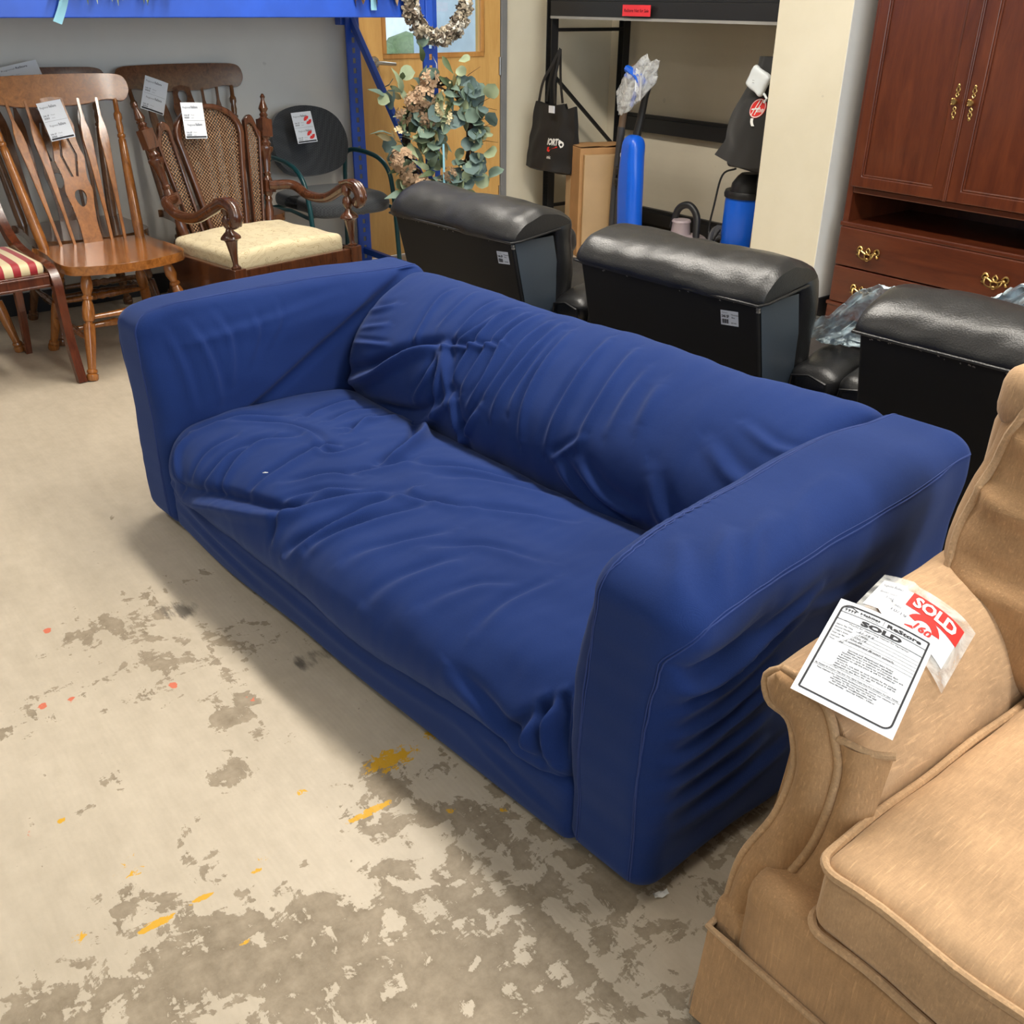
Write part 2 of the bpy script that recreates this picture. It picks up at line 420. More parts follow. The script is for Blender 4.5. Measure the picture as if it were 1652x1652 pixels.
PANEL = wallmat('alcove_panel', (.68, .61, .475), (.74, .67, .53), True)
BASEB = plain('black_baseboard', (.012, .012, .014), .5)
CEIL = plain('ceiling_tile', (.75, .73, .68), .8)

def glass(name, tint=(1, 1, 1), mixf=.12, rough=.02):
    m, nt, b, L = nodes(name)
    out = nt.nodes['Material Output']; tr = nt.nodes.new('ShaderNodeBsdfTransparent'); tr.inputs[0].default_value = (*tint, 1)
    gl = nt.nodes.new('ShaderNodeBsdfGlossy'); gl.inputs['Roughness'].default_value = rough
    mx = nt.nodes.new('ShaderNodeMixShader'); mx.inputs[0].default_value = mixf
    L.new(tr.outputs[0], mx.inputs[1]); L.new(gl.outputs[0], mx.inputs[2]); L.new(mx.outputs[0], out.inputs[0]); return m
PANE = glass('window_glass', (.9, .97, 1), .06)
def plastic_film(name, col, amt):
    m, nt, b, L = nodes(name); setc(b, col, .18)
    out = nt.nodes['Material Output']; tr = nt.nodes.new('ShaderNodeBsdfTransparent')
    mx = nt.nodes.new('ShaderNodeMixShader'); L.new(tr.outputs[0], mx.inputs[1]); L.new(b.outputs[0], mx.inputs[2])
    f = ntex(nt, coords(nt), 16, 4, .6, 1.5)
    L.new(ramp(nt, f, [(.35, (amt*.45,)*3), (.62, (min(1, amt*1.6),)*3)]), mx.inputs[0])
    L.new(mx.outputs[0], out.inputs[0]); return m
FILM = plastic_film('clear_film', (.74, .90, .98), .72)
FILM2 = plastic_film('clear_bag_film', (.82, .84, .84), .42)

def cane():
    m, nt, b, L = nodes('woven_cane'); setc(b, (.26, .13, .06), .45)
    v = coords(nt, (1, 1, 1)); sep = nt.nodes.new('ShaderNodeSeparateXYZ'); L.new(v, sep.inputs[0])
    S = 1/.0155
    def dots(off, lim):
        a = mth(nt, 'SUBTRACT', mth(nt, 'FRACT', mth(nt, 'ADD', mth(nt, 'MULTIPLY', sep.outputs[1], S), off)), .5)
        c = mth(nt, 'SUBTRACT', mth(nt, 'FRACT', mth(nt, 'ADD', mth(nt, 'MULTIPLY', sep.outputs[2], S), off)), .5)
        return mth(nt, 'LESS_THAN', mth(nt, 'ADD', mth(nt, 'MULTIPLY', a, a), mth(nt, 'MULTIPLY', c, c)), lim)
    hole = mth(nt, 'MAXIMUM', dots(0, .05), dots(.5, .05)); rim = mth(nt, 'MAXIMUM', dots(0, .105), dots(.5, .105))
    f = ntex(nt, v, 60, 3)
    L.new(mixc(nt, rim, ramp(nt, f, [(.3, (.24, .115, .055)), (.7, (.42, .235, .12))]), (.02, .009, .004)), b.inputs['Base Color'])
    out = nt.nodes['Material Output']; tr = nt.nodes.new('ShaderNodeBsdfTransparent'); mx = nt.nodes.new('ShaderNodeMixShader')
    L.new(hole, mx.inputs[0]); L.new(b.outputs[0], mx.inputs[1]); L.new(tr.outputs[0], mx.inputs[2]); L.new(mx.outputs[0], out.inputs[0]); return m
CANE = cane()
def damask():
    m, nt, b, L = nodes('cream_damask'); setc(b, (.6, .5, .32), .75, sheen=.2)
    v = coords(nt)
    wv = nt.nodes.new('ShaderNodeTexWave'); wv.wave_type = 'RINGS'; wv.inputs['Scale'].default_value = 9; wv.inputs['Distortion'].default_value = 9; wv.inputs['Detail'].default_value = 2; wv.inputs['Detail Scale'].default_value = 2.2
    L.new(v, wv.inputs['Vector'])
    c = ramp(nt, wv.outputs['Fac'], [(.62, (.66, .56, .36)), (.74, (.36, .25, .11)), (.8, (.62, .52, .33))])
    L.new(c, b.inputs['Base Color']); bump(nt, b, ntex(nt, v, 300, 2), .2); return m
DAMASK = damask()
def stripes():
    m, nt, b, L = nodes('red_cream_stripes'); setc(b, (.6, .5, .3), .55, sheen=.3)
    v = coords(nt); sep = nt.nodes.new('ShaderNodeSeparateXYZ'); L.new(v, sep.inputs[0])
    fr = mth(nt, 'FRACT', mth(nt, 'ADD', mth(nt, 'MULTIPLY', sep.outputs[1], 1/.062), .15))
    c = ramp(nt, fr, [(0, (.72, .60, .36)), (.50, (.72, .60, .36)), (.54, (.36, .012, .02)), (.96, (.36, .012, .02))], 'CONSTANT')
    L.new(c, b.inputs['Base Color']); bump(nt, b, ntex(nt, v, 260, 2), .15); return m
STRIPES = stripes()
def officefab():
    m, nt, b, L = nodes('charcoal_office_fabric'); setc(b, (.03, .034, .04), .9, sheen=.3)
    ck = nt.nodes.new('ShaderNodeTexChecker'); ck.inputs['Scale'].default_value = 110; L.new(coords(nt, rot=(R(45),)*3), ck.inputs[0])
    ck.inputs[1].default_value = (.024, .028, .034, 1); ck.inputs[2].default_value = (.042, .046, .052, 1)
    L.new(ck.outputs[0], b.inputs['Base Color']); bump(nt, b, ntex(nt, coords(nt), 500, 2), .25); return m
OFFICE = officefab()
CARTON = plain('cardboard', (.40, .215, .085), .75, var=.1, vs=9)
CARTON_TAPE = plain('paper_tape', (.46, .30, .15), .45, var=.06)
LEAFS = [plain('eucalyptus_grey', (.15, .22, .17), .6, var=.2, vs=20), plain('eucalyptus_pale', (.30, .36, .22), .6, var=.2, vs=20),
         plain('leaf_green', (.085, .12, .05), .55, var=.25, vs=20), plain('leaf_olive', (.13, .10, .03), .55, var=.25, vs=20), plain('leaf_blue', (.10, .155, .15), .6, var=.2, vs=20)]
PETALS = [plain('petal_beige', (.48, .32, .20), .7, var=.15, vs=30), plain('petal_brown', (.26, .17, .10), .7, var=.2, vs=30), plain('petal_cream', (.72, .60, .36), .7, var=.1, vs=30)]
VINE = plain('grapevine', (.035, .017, .009), .8, var=.3, vs=50)
BARK = plain('birch_bark', (.45, .38, .28), .8, var=.55, vs=22)
BARKW = plain('birch_bark_white', (.78, .74, .66), .8, var=.15, vs=22)
BARKD = plain('birch_bark_dark', (.12, .09, .065), .85, var=.3, vs=22)
RIBBON = plain('pale_blue_ribbon', (.28, .58, .72), .6)
SUEDE = plain('tote_cloth', (.011, .011, .012), .65, bmp=.1, bs=60)
BROWNPL = plain('brown_plastic', (.15, .095, .06), .45)
ASPHALT = plain('asphalt', (.16, .17, .18), .9)

# ------------------------------------------------------------------ the setting
def struct(o): o['kind'] = 'structure'; return o
struct(M().box((-5.36, -6, -.1), (6, 5, 0)).build('floor', FLOOR, smooth=0))
struct(M().box((-5.36, -6, 3.25), (6, 5, 3.35)).build('ceiling', CEIL, smooth=0))
WX = -5.24
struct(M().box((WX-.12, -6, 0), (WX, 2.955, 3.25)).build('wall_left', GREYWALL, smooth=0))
struct(M().box((WX-.12, 3.955, 0), (WX, 5, 3.25)).box((WX-.12, 2.955, 2.13), (WX, 3.955, 3.25)).build('wall_left', CREAM, smooth=0))
struct(M().box((WX, 4.88, 0), (6, 5, 3.25)).build('wall_back', PANEL, smooth=0))
struct(M().box((-3.275, 4.096, 0), (-2.87, 4.88, 3.25)).build('wall_pillar', CREAM, smooth=0, bevel=.004))
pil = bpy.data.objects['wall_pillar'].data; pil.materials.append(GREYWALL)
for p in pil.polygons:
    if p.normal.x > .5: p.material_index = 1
struct(M().box((6, -6, 0), (6.1, 5, 3.25)).build('wall_right', CREAM, smooth=0))
struct(M().box((-5.36, -6.1, 0), (6, -6, 3.25)).build('wall_front', CREAM, smooth=0))
struct(M().box((WX, -6, 0), (WX+.012, 2.93, .105)).build('baseboard_left', BASEB, smooth=0, bevel=.003))
struct(M().box((WX, 4.0, 0), (WX+.012, 4.88, .105)).build('baseboard_left', BASEB, smooth=0, bevel=.003))
struct(M().box((WX+.012, 4.868, 0), (-3.275, 4.88, .165)).box((-2.858, 4.868, 0), (6, 4.88, .105)).build('baseboard_back', BASEB, smooth=0, bevel=.003))
struct(M().box((-3.275, 4.084, 0), (-2.858, 4.096, .105)).box((-2.87, 4.096, 0), (-2.858, 4.868, .105)).build('baseboard_pillar', BASEB, smooth=0, bevel=.003))
JAMB = plain('grey_jamb_paint', (.20, .20, .20), .5)
struct(M().box((WX-.05, 3.955, 0), (WX+.025, 4.0, 2.18)).build('trim_1', JAMB, smooth=0, bevel=.003))
struct(M().box((WX-.05, 2.915, 0), (WX+.025, 2.955, 2.18)).build('trim_2', JAMB, smooth=0, bevel=.003))
struct(M().box((WX-.05, 2.955, 2.13), (WX+.025, 3.955, 2.18)).build('trim_3', JAMB, smooth=0, bevel=.003))
door = bpy.data.objects.new('door_1', None); C.objects.link(door); door['kind'] = 'structure'; door.location = (WX, 2.96, 0)
lf = M()
lf.plate([(0, .012), (.99, .012), (.99, 2.12), (0, 2.12)], [[(.19, 1.13), (.84, 1.13), (.84, 1.96), (.19, 1.96)]], .045, lambda a, b, t: (-.005+t, a, b))
lf.build('leaf', BIRCH, door, smooth=0)
g = M()
for a, b in (((.165, 1.105), (.865, 1.13)), ((.165, 1.96), (.865, 1.985)), ((.165, 1.13), (.19, 1.96)), ((.84, 1.13), (.865, 1.96))):
    g.box((.012, a[0], a[1]), (.026, b[0], b[1]))
g.build('glazing_bead', BIRCH_TRIM, door, smooth=0, bevel=.003)
M().box((-.008, .185, 1.125), (-.002, .845, 1.965)).build('pane', PANE, door, smooth=0)
hd = M().lathe([(0, .033), (.3, .033), (.45, .028), (.46, .016), (1, .014)], (.016, .1, 1.09), (.07, .1, 1.09), 20)
hd.tube([(.062, .098, 1.09), (.066, .13, 1.088), (.062, .22, 1.08)], [.011, .010, .009], 10)
hd.build('lever_handle', CHROME, door)
for z in (.3, 1.05, 1.85):
    M().lathe([(0, .008), (1, .008)], (.025, .985, z-.05), (.025, .985, z+.05), 10).build('hinge', CHROME, door)

# outside, seen through the door glass
struct(M().box((-40, -15, -.2), (-5.36, 40, -.12)).build('ground', ASPHALT, smooth=0))
def car(loc, rz, label, col, prof, gl, wid, cat):
    t = thing('car' if cat == 'car' else 'van', label, cat, loc, rz)
    b = M(); n = len(prof)
    b.plate(prof, [], wid, lambda a, z, th: (a, th, z)); b.build('body', plain('paint_'+label[:9], col, .25), t, smooth=30, bevel=.05, seg=3)
    q = M(); q.plate(gl, [], wid+.02, lambda a, z, th: (a, th, z)); q.build('side_window', plain('car_glass', (.02, .03, .04), .1), t, smooth=0)
    L = max(p[0] for p in prof)
    for x in (-L*.62, L*.62):
        for s in (-1, 1):
            M().lathe([(0, .28), (.1, .33), (.9, .33), (1, .28)], (x, s*(wid/2-.2), .32), (x, s*(wid/2+.01), .32), 20).build('wheel', BLACKPL, t)
    return t
car((-11.2, 5.0, -.12), 90, 'blue parked car seen through the door glass', (.10, .22, .42),
    [(-2.2, .3), (2.2, .3), (2.25, .75), (1.2, .95), (.5, 1.4), (-1.0, 1.42), (-1.8, 1.0), (-2.25, .95)], [(.95, .95), (.42, 1.32), (-.95, 1.34), (-1.55, .98)], 1.7, 'car')
car((-9.4, 8.95, -.12), 90, 'white parked van at the right of the door glass', (.78, .82, .85),
    [(-2.4, .35), (1.6, .35), (1.6, .9), (1.45, 1.25), (1.0, 2.1), (-2.4, 2.15)], [(1.36, 1.3), (.95, 1.95), (.2, 1.95), (.2, 1.3)], 1.8, 'van')
o = M().box((-21, 6, -.12), (-19, 22, 5)).build('building', plain('white_siding', (.8, .82, .85), .6), None, smooth=0); tag(o, 'white building across the lot, seen through the door glass', 'building')
hb = M()
for i in range(26):
    hb.blob((random.uniform(-.5, .5), -3+i*.24, .38+random.uniform(-.1, .2)), random.uniform(.45, .6), 5, (1, 1, 1))
o = hb.build('hedge', LEAFS[2], None); o.location = (-16, 8.4, -.12); tag(o, 'dark hedge behind the parked car, seen through the door glass', 'hedge')

# ------------------------------------------------------------------ blue pallet rack
def slotted(m, p, wy, wx, z0, z1, pitch, hw, hh, cols=(0,), face='x'):
    # channel post; slotted face looks along +x (or -y), flanges behind
    x, y = p
    holes = []
    k = z0+pitch*.7
    while k < z1-pitch*.5:
        for c in cols:
            holes.append([(c-hw/2, k), (c+hw/2, k), (c+hw/2, k+hh), (c-hw/2, k+hh)])
        k += pitch
    if face == 'x':
        m.plate([(-wy/2, z0), (wy/2, z0), (wy/2, z1), (-wy/2, z1)], holes, .004, lambda a, b, t: (x+t, y+a, b))
        for s in (-1, 1): m.box((x-wx, y+s*wy/2-.002, z0), (x, y+s*wy/2+.002, z1))
    else:
        m.plate([(-wx/2, z0), (wx/2, z0), (wx/2, z1), (-wx/2, z1)], holes, .004, lambda a, b, t: (x+a, y+t, b))
        for s in (-1, 1): m.box((x+s*wx/2-.002, y, z0), (x+s*wx/2+.002, y+wy, z1))
    return m
rk = thing('pallet_rack', 'tall blue steel pallet rack standing over the wooden chairs by the wood door', 'rack', (-5.15, 2.89, 0))
RXF = .77
for nm, x in (('upright', .02), ('upright', RXF)):
    m = M(); slotted(m, (x, 0), .078, .010, .01, 2.6, .05, .018, .026); m.box((x-.06, -.05, 0), (x+.02, .05, .01))
    m.build(nm, BLUE_METAL, rk, smooth=0)
for p, q in (((.0, 0, 1.32), (RXF-.05, 0, .50)), ((.0, 0, 2.4), (RXF-.05, 0, 1.5)), ((.0, 0, .09), (RXF-.05, 0, .09)), ((.0, 0, 1.42), (RXF-.05, 0, 1.42))):
    M().beam(p, q, .035, .028, (0, 1, 0)).build('brace', BLUE_METAL, rk, smooth=0, bevel=.003)
for x in (RXF+.03, -.03):
    m = M().box((x-.022, -3.6, 1.33), (x+.022, -.02, 1.47)); m.box((x-.03, -.06, 1.28), (x+.03, -.02, 1.52))
    m.build('beam', BLUE_METAL, rk, smooth=0, bevel=.004)
DECK = plain('shelf_board', (.30, .24, .16), .8)
for i in range(6):
    M().box((-.08, -3.58+i*.592, 1.445), (RXF+.005, -2.99+i*.592, 1.462)).build('deck_board', DECK, rk, smooth=0)
m = M()
for y in (-3.6,):
    slotted(m, (RXF, y), .078, .05, .01, 2.6, .05, .016, .022)
m.build('upright', BLUE_METAL, rk, smooth=0)
m = M(); slotted(m, (.02, -3.6), .078, .05, .01, 2.6, .05, .016, .022); m.build('upright', BLUE_METAL, rk, smooth=0)

# ------------------------------------------------------------------ black rack in the alcove
br = thing('storage_rack', 'black slotted steel storage rack in the alcove behind the recliners', 'rack', (-5.06, 4.2, 0))
for x, y in ((0, 0), (0, .6), (1.86, .6), (1.86, .02)):
    m = M(); slotted(m, (x, y), .05, .05, .005, 2.2, .05, .008, .022, (-.012, .012), 'y'); m.box((x-.03, y-.01, 0), (x+.03, y+.05, .006))
    m.box((x+.021, y+.002, .006), (x+.025, y+.05, 2.2))
    m.build('post', BLACK_METAL, br, smooth=0)
for z, y in ((1.32, -.01), (1.32, .63)):
    m = M().box((.02, y, z), (1.86, y+.03, z+.085)).box((.02, y+.012, z+.085), (1.86, y+.04, z+.13)).box((.02, y-.006, z-.006), (1.86, y+.03, z+.004))
    m.build('beam', BLACK_METAL, br, smooth=0, bevel=.002)
M().box((.03, -.018, 1.312), (1.85, -.008, 1.326)).build('beam_lip', plain('worn_lip', (.30, .29, .27), .5), br, smooth=0)
for y, z, h in ((.63, .655, .085), (.63, .09, .075), (-.005, .09, .04)):
    m = M().box((.02, y, z), (1.86, y+.03, z+h)).box((.02, y+.01, z+h), (1.86, y+.04, z+h+.02)); m.build('beam', BLACK_METAL, br, smooth=0, bevel=.002)
for p, q in (((0, .02, 1.25), (0, .62, 1.25)), ((0, .04, 1.0), (0, .62, .52)), ((0, .02, .22), (0, .62, .22)), ((1.86, .02, 1.25), (1.86, .62, 1.25))):
    M().beam(p, q, .02, .02, (1, 0, 0)).build('brace', BLACK_METAL, br, smooth=0, bevel=.002)
M().box((.02, -.0, 1.44), (1.86, .66, 1.455)).build('shelf', DECK, br, smooth=0)
o = M().blob((0, 0, 0), 1, 8).build('plastic_bundle', FILM2)
for v in o.data.vertices:
    n = noise.noise(v.co*2.5)*.35+1; v.co = Vector((v.co.x*.12*n, v.co.y*.07*n, v.co.z*.04*n))
o.location = (-4.42, 4.235, 1.496); tag(o, 'crumpled pale plastic bundle on top of the black rack beam', 'plastic bundle')

# ------------------------------------------------------------------ text
_tc = {}
def text_mesh(s, shear=0, bold=0):
    k = (s, shear, bold)
    if k not in _tc:
        cu = bpy.data.curves.new('txt', 'FONT'); cu.body = s; cu.resolution_u = 2; cu.shear = shear; cu.offset = bold
        ob = bpy.data.objects.new('txt', cu); C.objects.link(ob)
        dg = bpy.context.evaluated_depsgraph_get(); me = bpy.data.meshes.new_from_object(ob.evaluated_get(dg))
        V = [tuple(v.co)[:2] for v in me.vertices]; F = [tuple(p.vertices) for p in me.polygons]
        bpy.data.objects.remove(ob); bpy.data.curves.remove(cu); bpy.data.meshes.remove(me)
        _tc[k] = (V, F, max([v[0] for v in V]+[.01]))
    return _tc[k]
def put_text(m, s, x, y, size, fn, width=None, align='l', shear=0, bold=0, rot=0):
    V, F, W = text_mesh(s, shear, bold); sx = size
    if width: sx = width/W
    ox = x-(W*sx/2 if align == 'c' else 0)
    c, n = math.cos(rot), math.sin(rot)
    def f(a, b):
        a *= sx; b *= size
        return fn(ox+a*c-b*n, y+a*n+b*c)
    m.add([f(a, b) for a, b in V], F); return m
def strokes(m, lines, wd, fn):
    # thin flat strokes (rules, handwriting) in sheet coordinates
    for L in lines:
        for (x0, y0), (x1, y1) in zip(L, L[1:]):
            dx, dy = x1-x0, y1-y0; l = math.hypot(dx, dy) or 1; nx, ny = -dy/l*wd/2, dx/l*wd/2
            k = max(1, int(l/.02)); 
            for i in range(k):
                a, b = i/k, (i+1)/k
                m.add([fn(x0+dx*a+nx, y0+dy*a+ny), fn(x0+dx*a-nx, y0+dy*a-ny), fn(x0+dx*b-nx, y0+dy*b-ny), fn(x0+dx*b+nx, y0+dy*b+ny)], [(0, 1, 2, 3)])
    return m
def sheet_fn(TL, TR, BL, curl=0.0, lift=0.0008):
    TL, TR, BL = Vector(TL), Vector(TR), Vector(BL)
    W = (TR-TL).length; H = (BL-TL).length
    u = (TR-TL)/W; v = (BL-TL); v = (v-u*v.dot(u)).normalized(); n = v.cross(u)*-1
    n = u.cross(-v)
    def fn(x, y, l=None):     # x right, y up from the bottom-left corner
        a = x/W-.5
        return TL+u*x+v*(H-y)+n*((lift if l is None else l)+curl*(1-4*a*a))
    return fn, W, H
HEAD = 'Regional'
def price_tag(TL, TR, BL, label, stamps=0, curl=.002, group=None):
    fn, W, H = sheet_fn(TL, TR, BL, curl)
    t = thing('price_tag', label, 'price tag', (Vector(TR)+Vector(BL))/2, 0, group)
    off = t.location
    g = lambda x, y, l=None: fn(x, y, l)-off
    sh = M().grid(6, 2, lambda a, b: g(a*W, b*H, 0)); sh.build('card', PAPER, t, smooth=60)
    m = M()
    for y0 in (.84, .36):
        x0 = .06 if y0 > .5 else .16
        put_text(m, HEAD, x0*W, y0*H, H*.075, g, W*.34); put_text(m, 'ReStore', (x0+.37)*W, y0*H, H*.095, g, W*.30, bold=.03)
        put_text(m, '546 SF', .07*W, (y0-.21)*H, H*.06, g, W*.24, bold=.02); 
        for i in range(9): strokes(m, [[((.08+i*.024)*W, (y0-.28)*H), ((.08+i*.024)*W, (y0-.235)*H)]], W*(.008+.006*(i % 3)), g)
        put_text(m, 'Wood', .38*W, (y0-.20)*H, H*.04, g); put_text(m, '10/19', .38*W, (y0-.28)*H, H*.035, g)
    strokes(m, [[(.04*W, .50*H), (.96*W, .50*H)]], H*.006, g)
    m.build('print', INKG, t, smooth=0, fix=False)
    k = strokes(M(), [[(.04*W, .045*H), (.96*W, .045*H)]], H*.045, g); k.build('footer_bar', INK, t, smooth=0, fix=False)
    if stamps:
        for cy in (.72, .24):
            for a0, a1 in ((.35*math.pi, 1.05*math.pi), (1.3*math.pi, 2.05*math.pi)):
                P = [(a0+(a1-a0)*i/8) for i in range(9)]
                cx = .74*W; s = M()
                for p, q in zip(P, P[1:]):
                    r0, r1 = W*.05, W*.19
                    s.add([g(cx+r*math.cos(a), cy*H+r*math.sin(a), .0016) for r, a in ((r0, p), (r1, p), (r1, q), (r0, q))], [(0, 1, 2, 3)])
                s.build('sale_stamp', RED, t, smooth=0, fix=False)
    return t

# ------------------------------------------------------------------ the blue slipcovered sofa
from mathutils.bvhtree import BVHTree
sofa = thing('sofa', 'navy blue slipcovered three-seat sofa with low square arms and wrinkled cotton cover', 'sofa', (-1.7778, .8382, 0), 4.21)
BACK = [(.64,.24),(.60,.30),(.575,.36),(.575,.42),(.60,.49),(.645,.545),(.71,.60),(.79,.64),(.86,.655),(.915,.64),(.945,.60),(.95,.5),(.95,.3),(.95,.03)]
SEAT = [(.66,.27),(.60,.325),(.52,.35),(.40,.36),(.25,.365),(.13,.36),(.06,.345),(.01,.31),(-.02,.26),(-.025,.21),(-.01,.17),(.01,.15)]
def loft(prof, x0, x1, d):
    Q, s = resample(catmull(prof), d)
    nx = int((x1-x0)/d); xs = np.linspace(x0, x1, nx+1)
    X, S = np.meshgrid(xs, s, indexing='ij'); Y = np.broadcast_to(Q[:, 0], X.shape).copy(); Z = np.broadcast_to(Q[:, 1], X.shape).copy()
    T = np.gradient(Q, axis=0); T /= np.linalg.norm(T, axis=1, keepdims=True)
    NY = np.broadcast_to(-T[:, 1], X.shape); NZ = np.broadcast_to(T[:, 0], X.shape)
    k = len(s); I, J = np.meshgrid(np.arange(nx), np.arange(k-1), indexing='ij'); q = (I*k+J).ravel()
    F = np.stack([q, q+k, q+k+1, q+1], 1)
    return X, S, Y, Z, NY, NZ, F, k
# back cushion
X, S, Y, Z, NY, NZ, F, k = loft(BACK, -.80, .81, .0052)
BF = [([(-.478,.296),(-.501,.399),(-.525,.494),(-.523,.55)], .005, .012), ([(-.76,.13),(-.591,.205),(-.454,.300),(-.365,.346)], .020, .022, .8),
      ([(-.373,.361),(-.347,.347),(-.283,.261),(-.254,.20)], .007, .013), ([(-.347,.347),(-.30,.42),(-.285,.52)], .007, .013),
      ([(-.259,.267),(-.258,.318),(-.26,.402),(-.266,.497),(-.252,.56)], .009, .014), ([(-.21,.25),(-.205,.34),(-.215,.45),(-.21,.55)], .006, .011),
      ([(-.168,.222),(-.148,.312),(-.173,.447),(-.169,.57)], .009, .014), ([(-.12,.24),(-.11,.33),(-.12,.46),(-.115,.55)], .006, .012),
      ([(-.072,.225),(-.064,.391),(-.073,.556)], .009, .015), ([(-.02,.26),(-.03,.38),(-.045,.53)], .005, .012), ([(.042,.20),(.008,.361),(-.021,.54)], .008, .015),
      ([(.134,.20),(.127,.373),(.106,.552)], .008, .016), ([(.23,.24),(.223,.387),(.203,.54)], .007, .016), ([(.30,.30),(.29,.40),(.28,.5)], .004, .016),
      ([(.15,.18),(.19,.215),(.237,.263)], .004, .012), ([(-.63,.06),(-.5,.075),(-.359,.125),(-.239,.219)], .012, .022, .8), ([(-.192,.11),(-.15,.18),(-.122,.236)], .008, .014),
      ([(-.244,.236),(-.196,.148),(-.182,.12)], .009, .014), ([(-.305,.16),(-.319,.275),(-.355,.334)], .009, .014), ([(-.401,.179),(-.36,.264),(-.365,.337)], .007, .013),
      ([(-.345,.38),(-.345,.487),(-.341,.57)], .006, .013), ([(-.36,.352),(-.30,.365),(-.237,.387),(-.169,.416)], .007, .011), ([(-.43,.40),(-.43,.48),(-.44,.56)], .004, .012),
      ([(.368,.34),(.345,.467)], .005, .022), ([(-.74,.262),(-.644,.279),(-.58,.294)], .005, .010), ([(-.756,.368),(-.70,.393),(-.66,.42)], .006, .016), ([(-.74,.31),(-.68,.33),(-.63,.35)], .004, .012),
      ([(.172,.186),(.273,.120),(.40,.085)], .009, .018), ([(.242,.20),(.346,.147),(.46,.14)], .008, .020), ([(.45,.25),(.52,.16),(.62,.12)], .006, .025), ([(.55,.36),(.65,.31),(.77,.30)], .005, .022), ([(.6,.43),(.7,.40),(.79,.41)], .004, .016)]
D = 1.35*folds(X, S, BF)
P3 = np.stack([X.ravel(), S.ravel(), 0*X.ravel()], 1)
D += (vnoise(P3, 3.2, 3)*.010+vnoise(P3*np.array([2.2, .7, 1]), 6, 9)*.0045+vnoise(P3*np.array([1.4, .6, 1]), 22, 5)*.0009).reshape(X.shape)
D *= sm(S, .0, .06)*(1-sm(S, .66, .8)*.9)
def endpuff(X, x0, x1, w):
    t = np.clip(np.minimum(X-x0, x1-X)/w, 0, 1); return 1-np.sqrt(np.clip(1-(1-t)**2, 0, 1))
E_ = endpuff(X, -.80, .81, .085)
front = 1-sm(S, .48, .62)
Y2 = Y+NY*D+.10*E_*front+.02*E_*(1-front); Z2 = Z+NZ*D-.035*E_*sm(S, .3, .5)-.004*(1-(X/.8)**2)*sm(S, .3, .5)
bk = npbuild('backrest', np.stack([X, Y2, Z2], -1).reshape(-1, 3), F, NAVY, sofa)
# seat
X, S, Y, Z, NY, NZ, F, k = loft(SEAT, -.805, .815, .0052)
SF = [([(-.466,.74),(-.491,.664),(-.526,.552),(-.48,.447)], .008, .015), ([(-.55,.76),(-.539,.683),(-.545,.596),(-.53,.50)], .006, .014), ([(-.60,.74),(-.61,.66),(-.6,.57)], .005, .013),
      ([(-.361,.69),(-.371,.576),(-.391,.434),(-.35,.39)], .008, .016), ([(-.72,.80),(-.60,.775),(-.45,.73),(-.362,.706),(-.192,.651),(-.134,.571),(-.046,.417)], .014, .022, .9),
      ([(-.178,.75),(-.191,.668),(-.187,.57)], .007, .016), ([(-.1,.74),(-.045,.632),(-.027,.431)], .011, .018), ([(-.034,.70),(.01,.607),(.057,.423)], .009, .018),
      ([(-.598,.362),(-.632,.283),(-.661,.16)], .010, .016), ([(-.53,.33),(-.56,.24),(-.57,.13)], .010, .015), ([(-.46,.33),(-.47,.22),(-.50,.11)], .010, .014), ([(-.215,.375),(-.251,.273),(-.298,.195),(-.40,.12)], .020, .018, .9),
      ([(-.227,.473),(-.19,.38),(-.172,.30)], .008, .018), ([(-.658,.79),(-.718,.721),(-.734,.66)], .010, .014, .9), ([(-.42,.34),(-.495,.20)], .010, .014), ([(-.39,.454),(-.329,.427),(-.344,.33)], .006, .014),
      ([(-.05,.452),(.03,.41),(.12,.362)], .008, .018), ([(-.74,.649),(-.708,.493),(-.64,.39)], .007, .018), ([(-.30,.60),(-.25,.50),(-.18,.45)], .006, .016), ([(-.25,.66),(-.2,.56),(-.11,.48)], .006, .015),
      ([(.50,.65),(.49,.54),(.50,.45)], .005, .018), ([(.763,.67),(.778,.72),(.79,.80)], .014, .012, .9), ([(.735,.70),(.745,.75),(.75,.82)], .010, .013, .9), ([(.226,.534),(.29,.444),(.43,.40)], .006, .02),
      ([(.08,.391),(.211,.272),(.33,.2)], .006, .02), ([(.66,.82),(.72,.73),(.755,.68)], .009, .02), ([(.52,.74),(.60,.76),(.70,.80),(.76,.83)], .009, .022), ([(.1,.67),(.15,.56),(.19,.47)], .006, .02), ([(.22,.72),(.27,.60),(.30,.52)], .005, .02),
      ([(-.15,.30),(-.05,.22),(.08,.13)], .008, .02), ([(-.05,.30),(.06,.20),(.2,.12)], .005, .02), ([(.36,.66),(.4,.56),(.46,.5)], .004, .02), ([(-.7,.55),(-.6,.44),(-.48,.40),(-.38,.42)], .007, .016)]
D = 1.3*folds(X, S, SF)
P3 = np.stack([X.ravel(), S.ravel(), 0*X.ravel()], 1)
D += (vnoise(P3, 2.6, 1)*.012+vnoise(P3*np.array([.8, 1.6, 1]), 7, 4)*.006+vnoise(P3*np.array([1.8, .7, 1]), 18, 8)*.0015).reshape(X.shape)
D *= sm(S, .0, .05)*(1-sm(S, .88, .93))
E_ = endpuff(X, -.805, .815, .10)
mid = 1-(X/.81)**2; fr = sm(S, .58, .80)
Y2 = Y+NY*D+.07*E_*fr-.022*mid*fr*(1-1.0*sm(S, .80, .93)); Z2 = Z+NZ*D-.035*E_*(1-sm(S, .7, .85))-.022*mid*sm(S, .78, .92)-.012*mid*(1-fr)
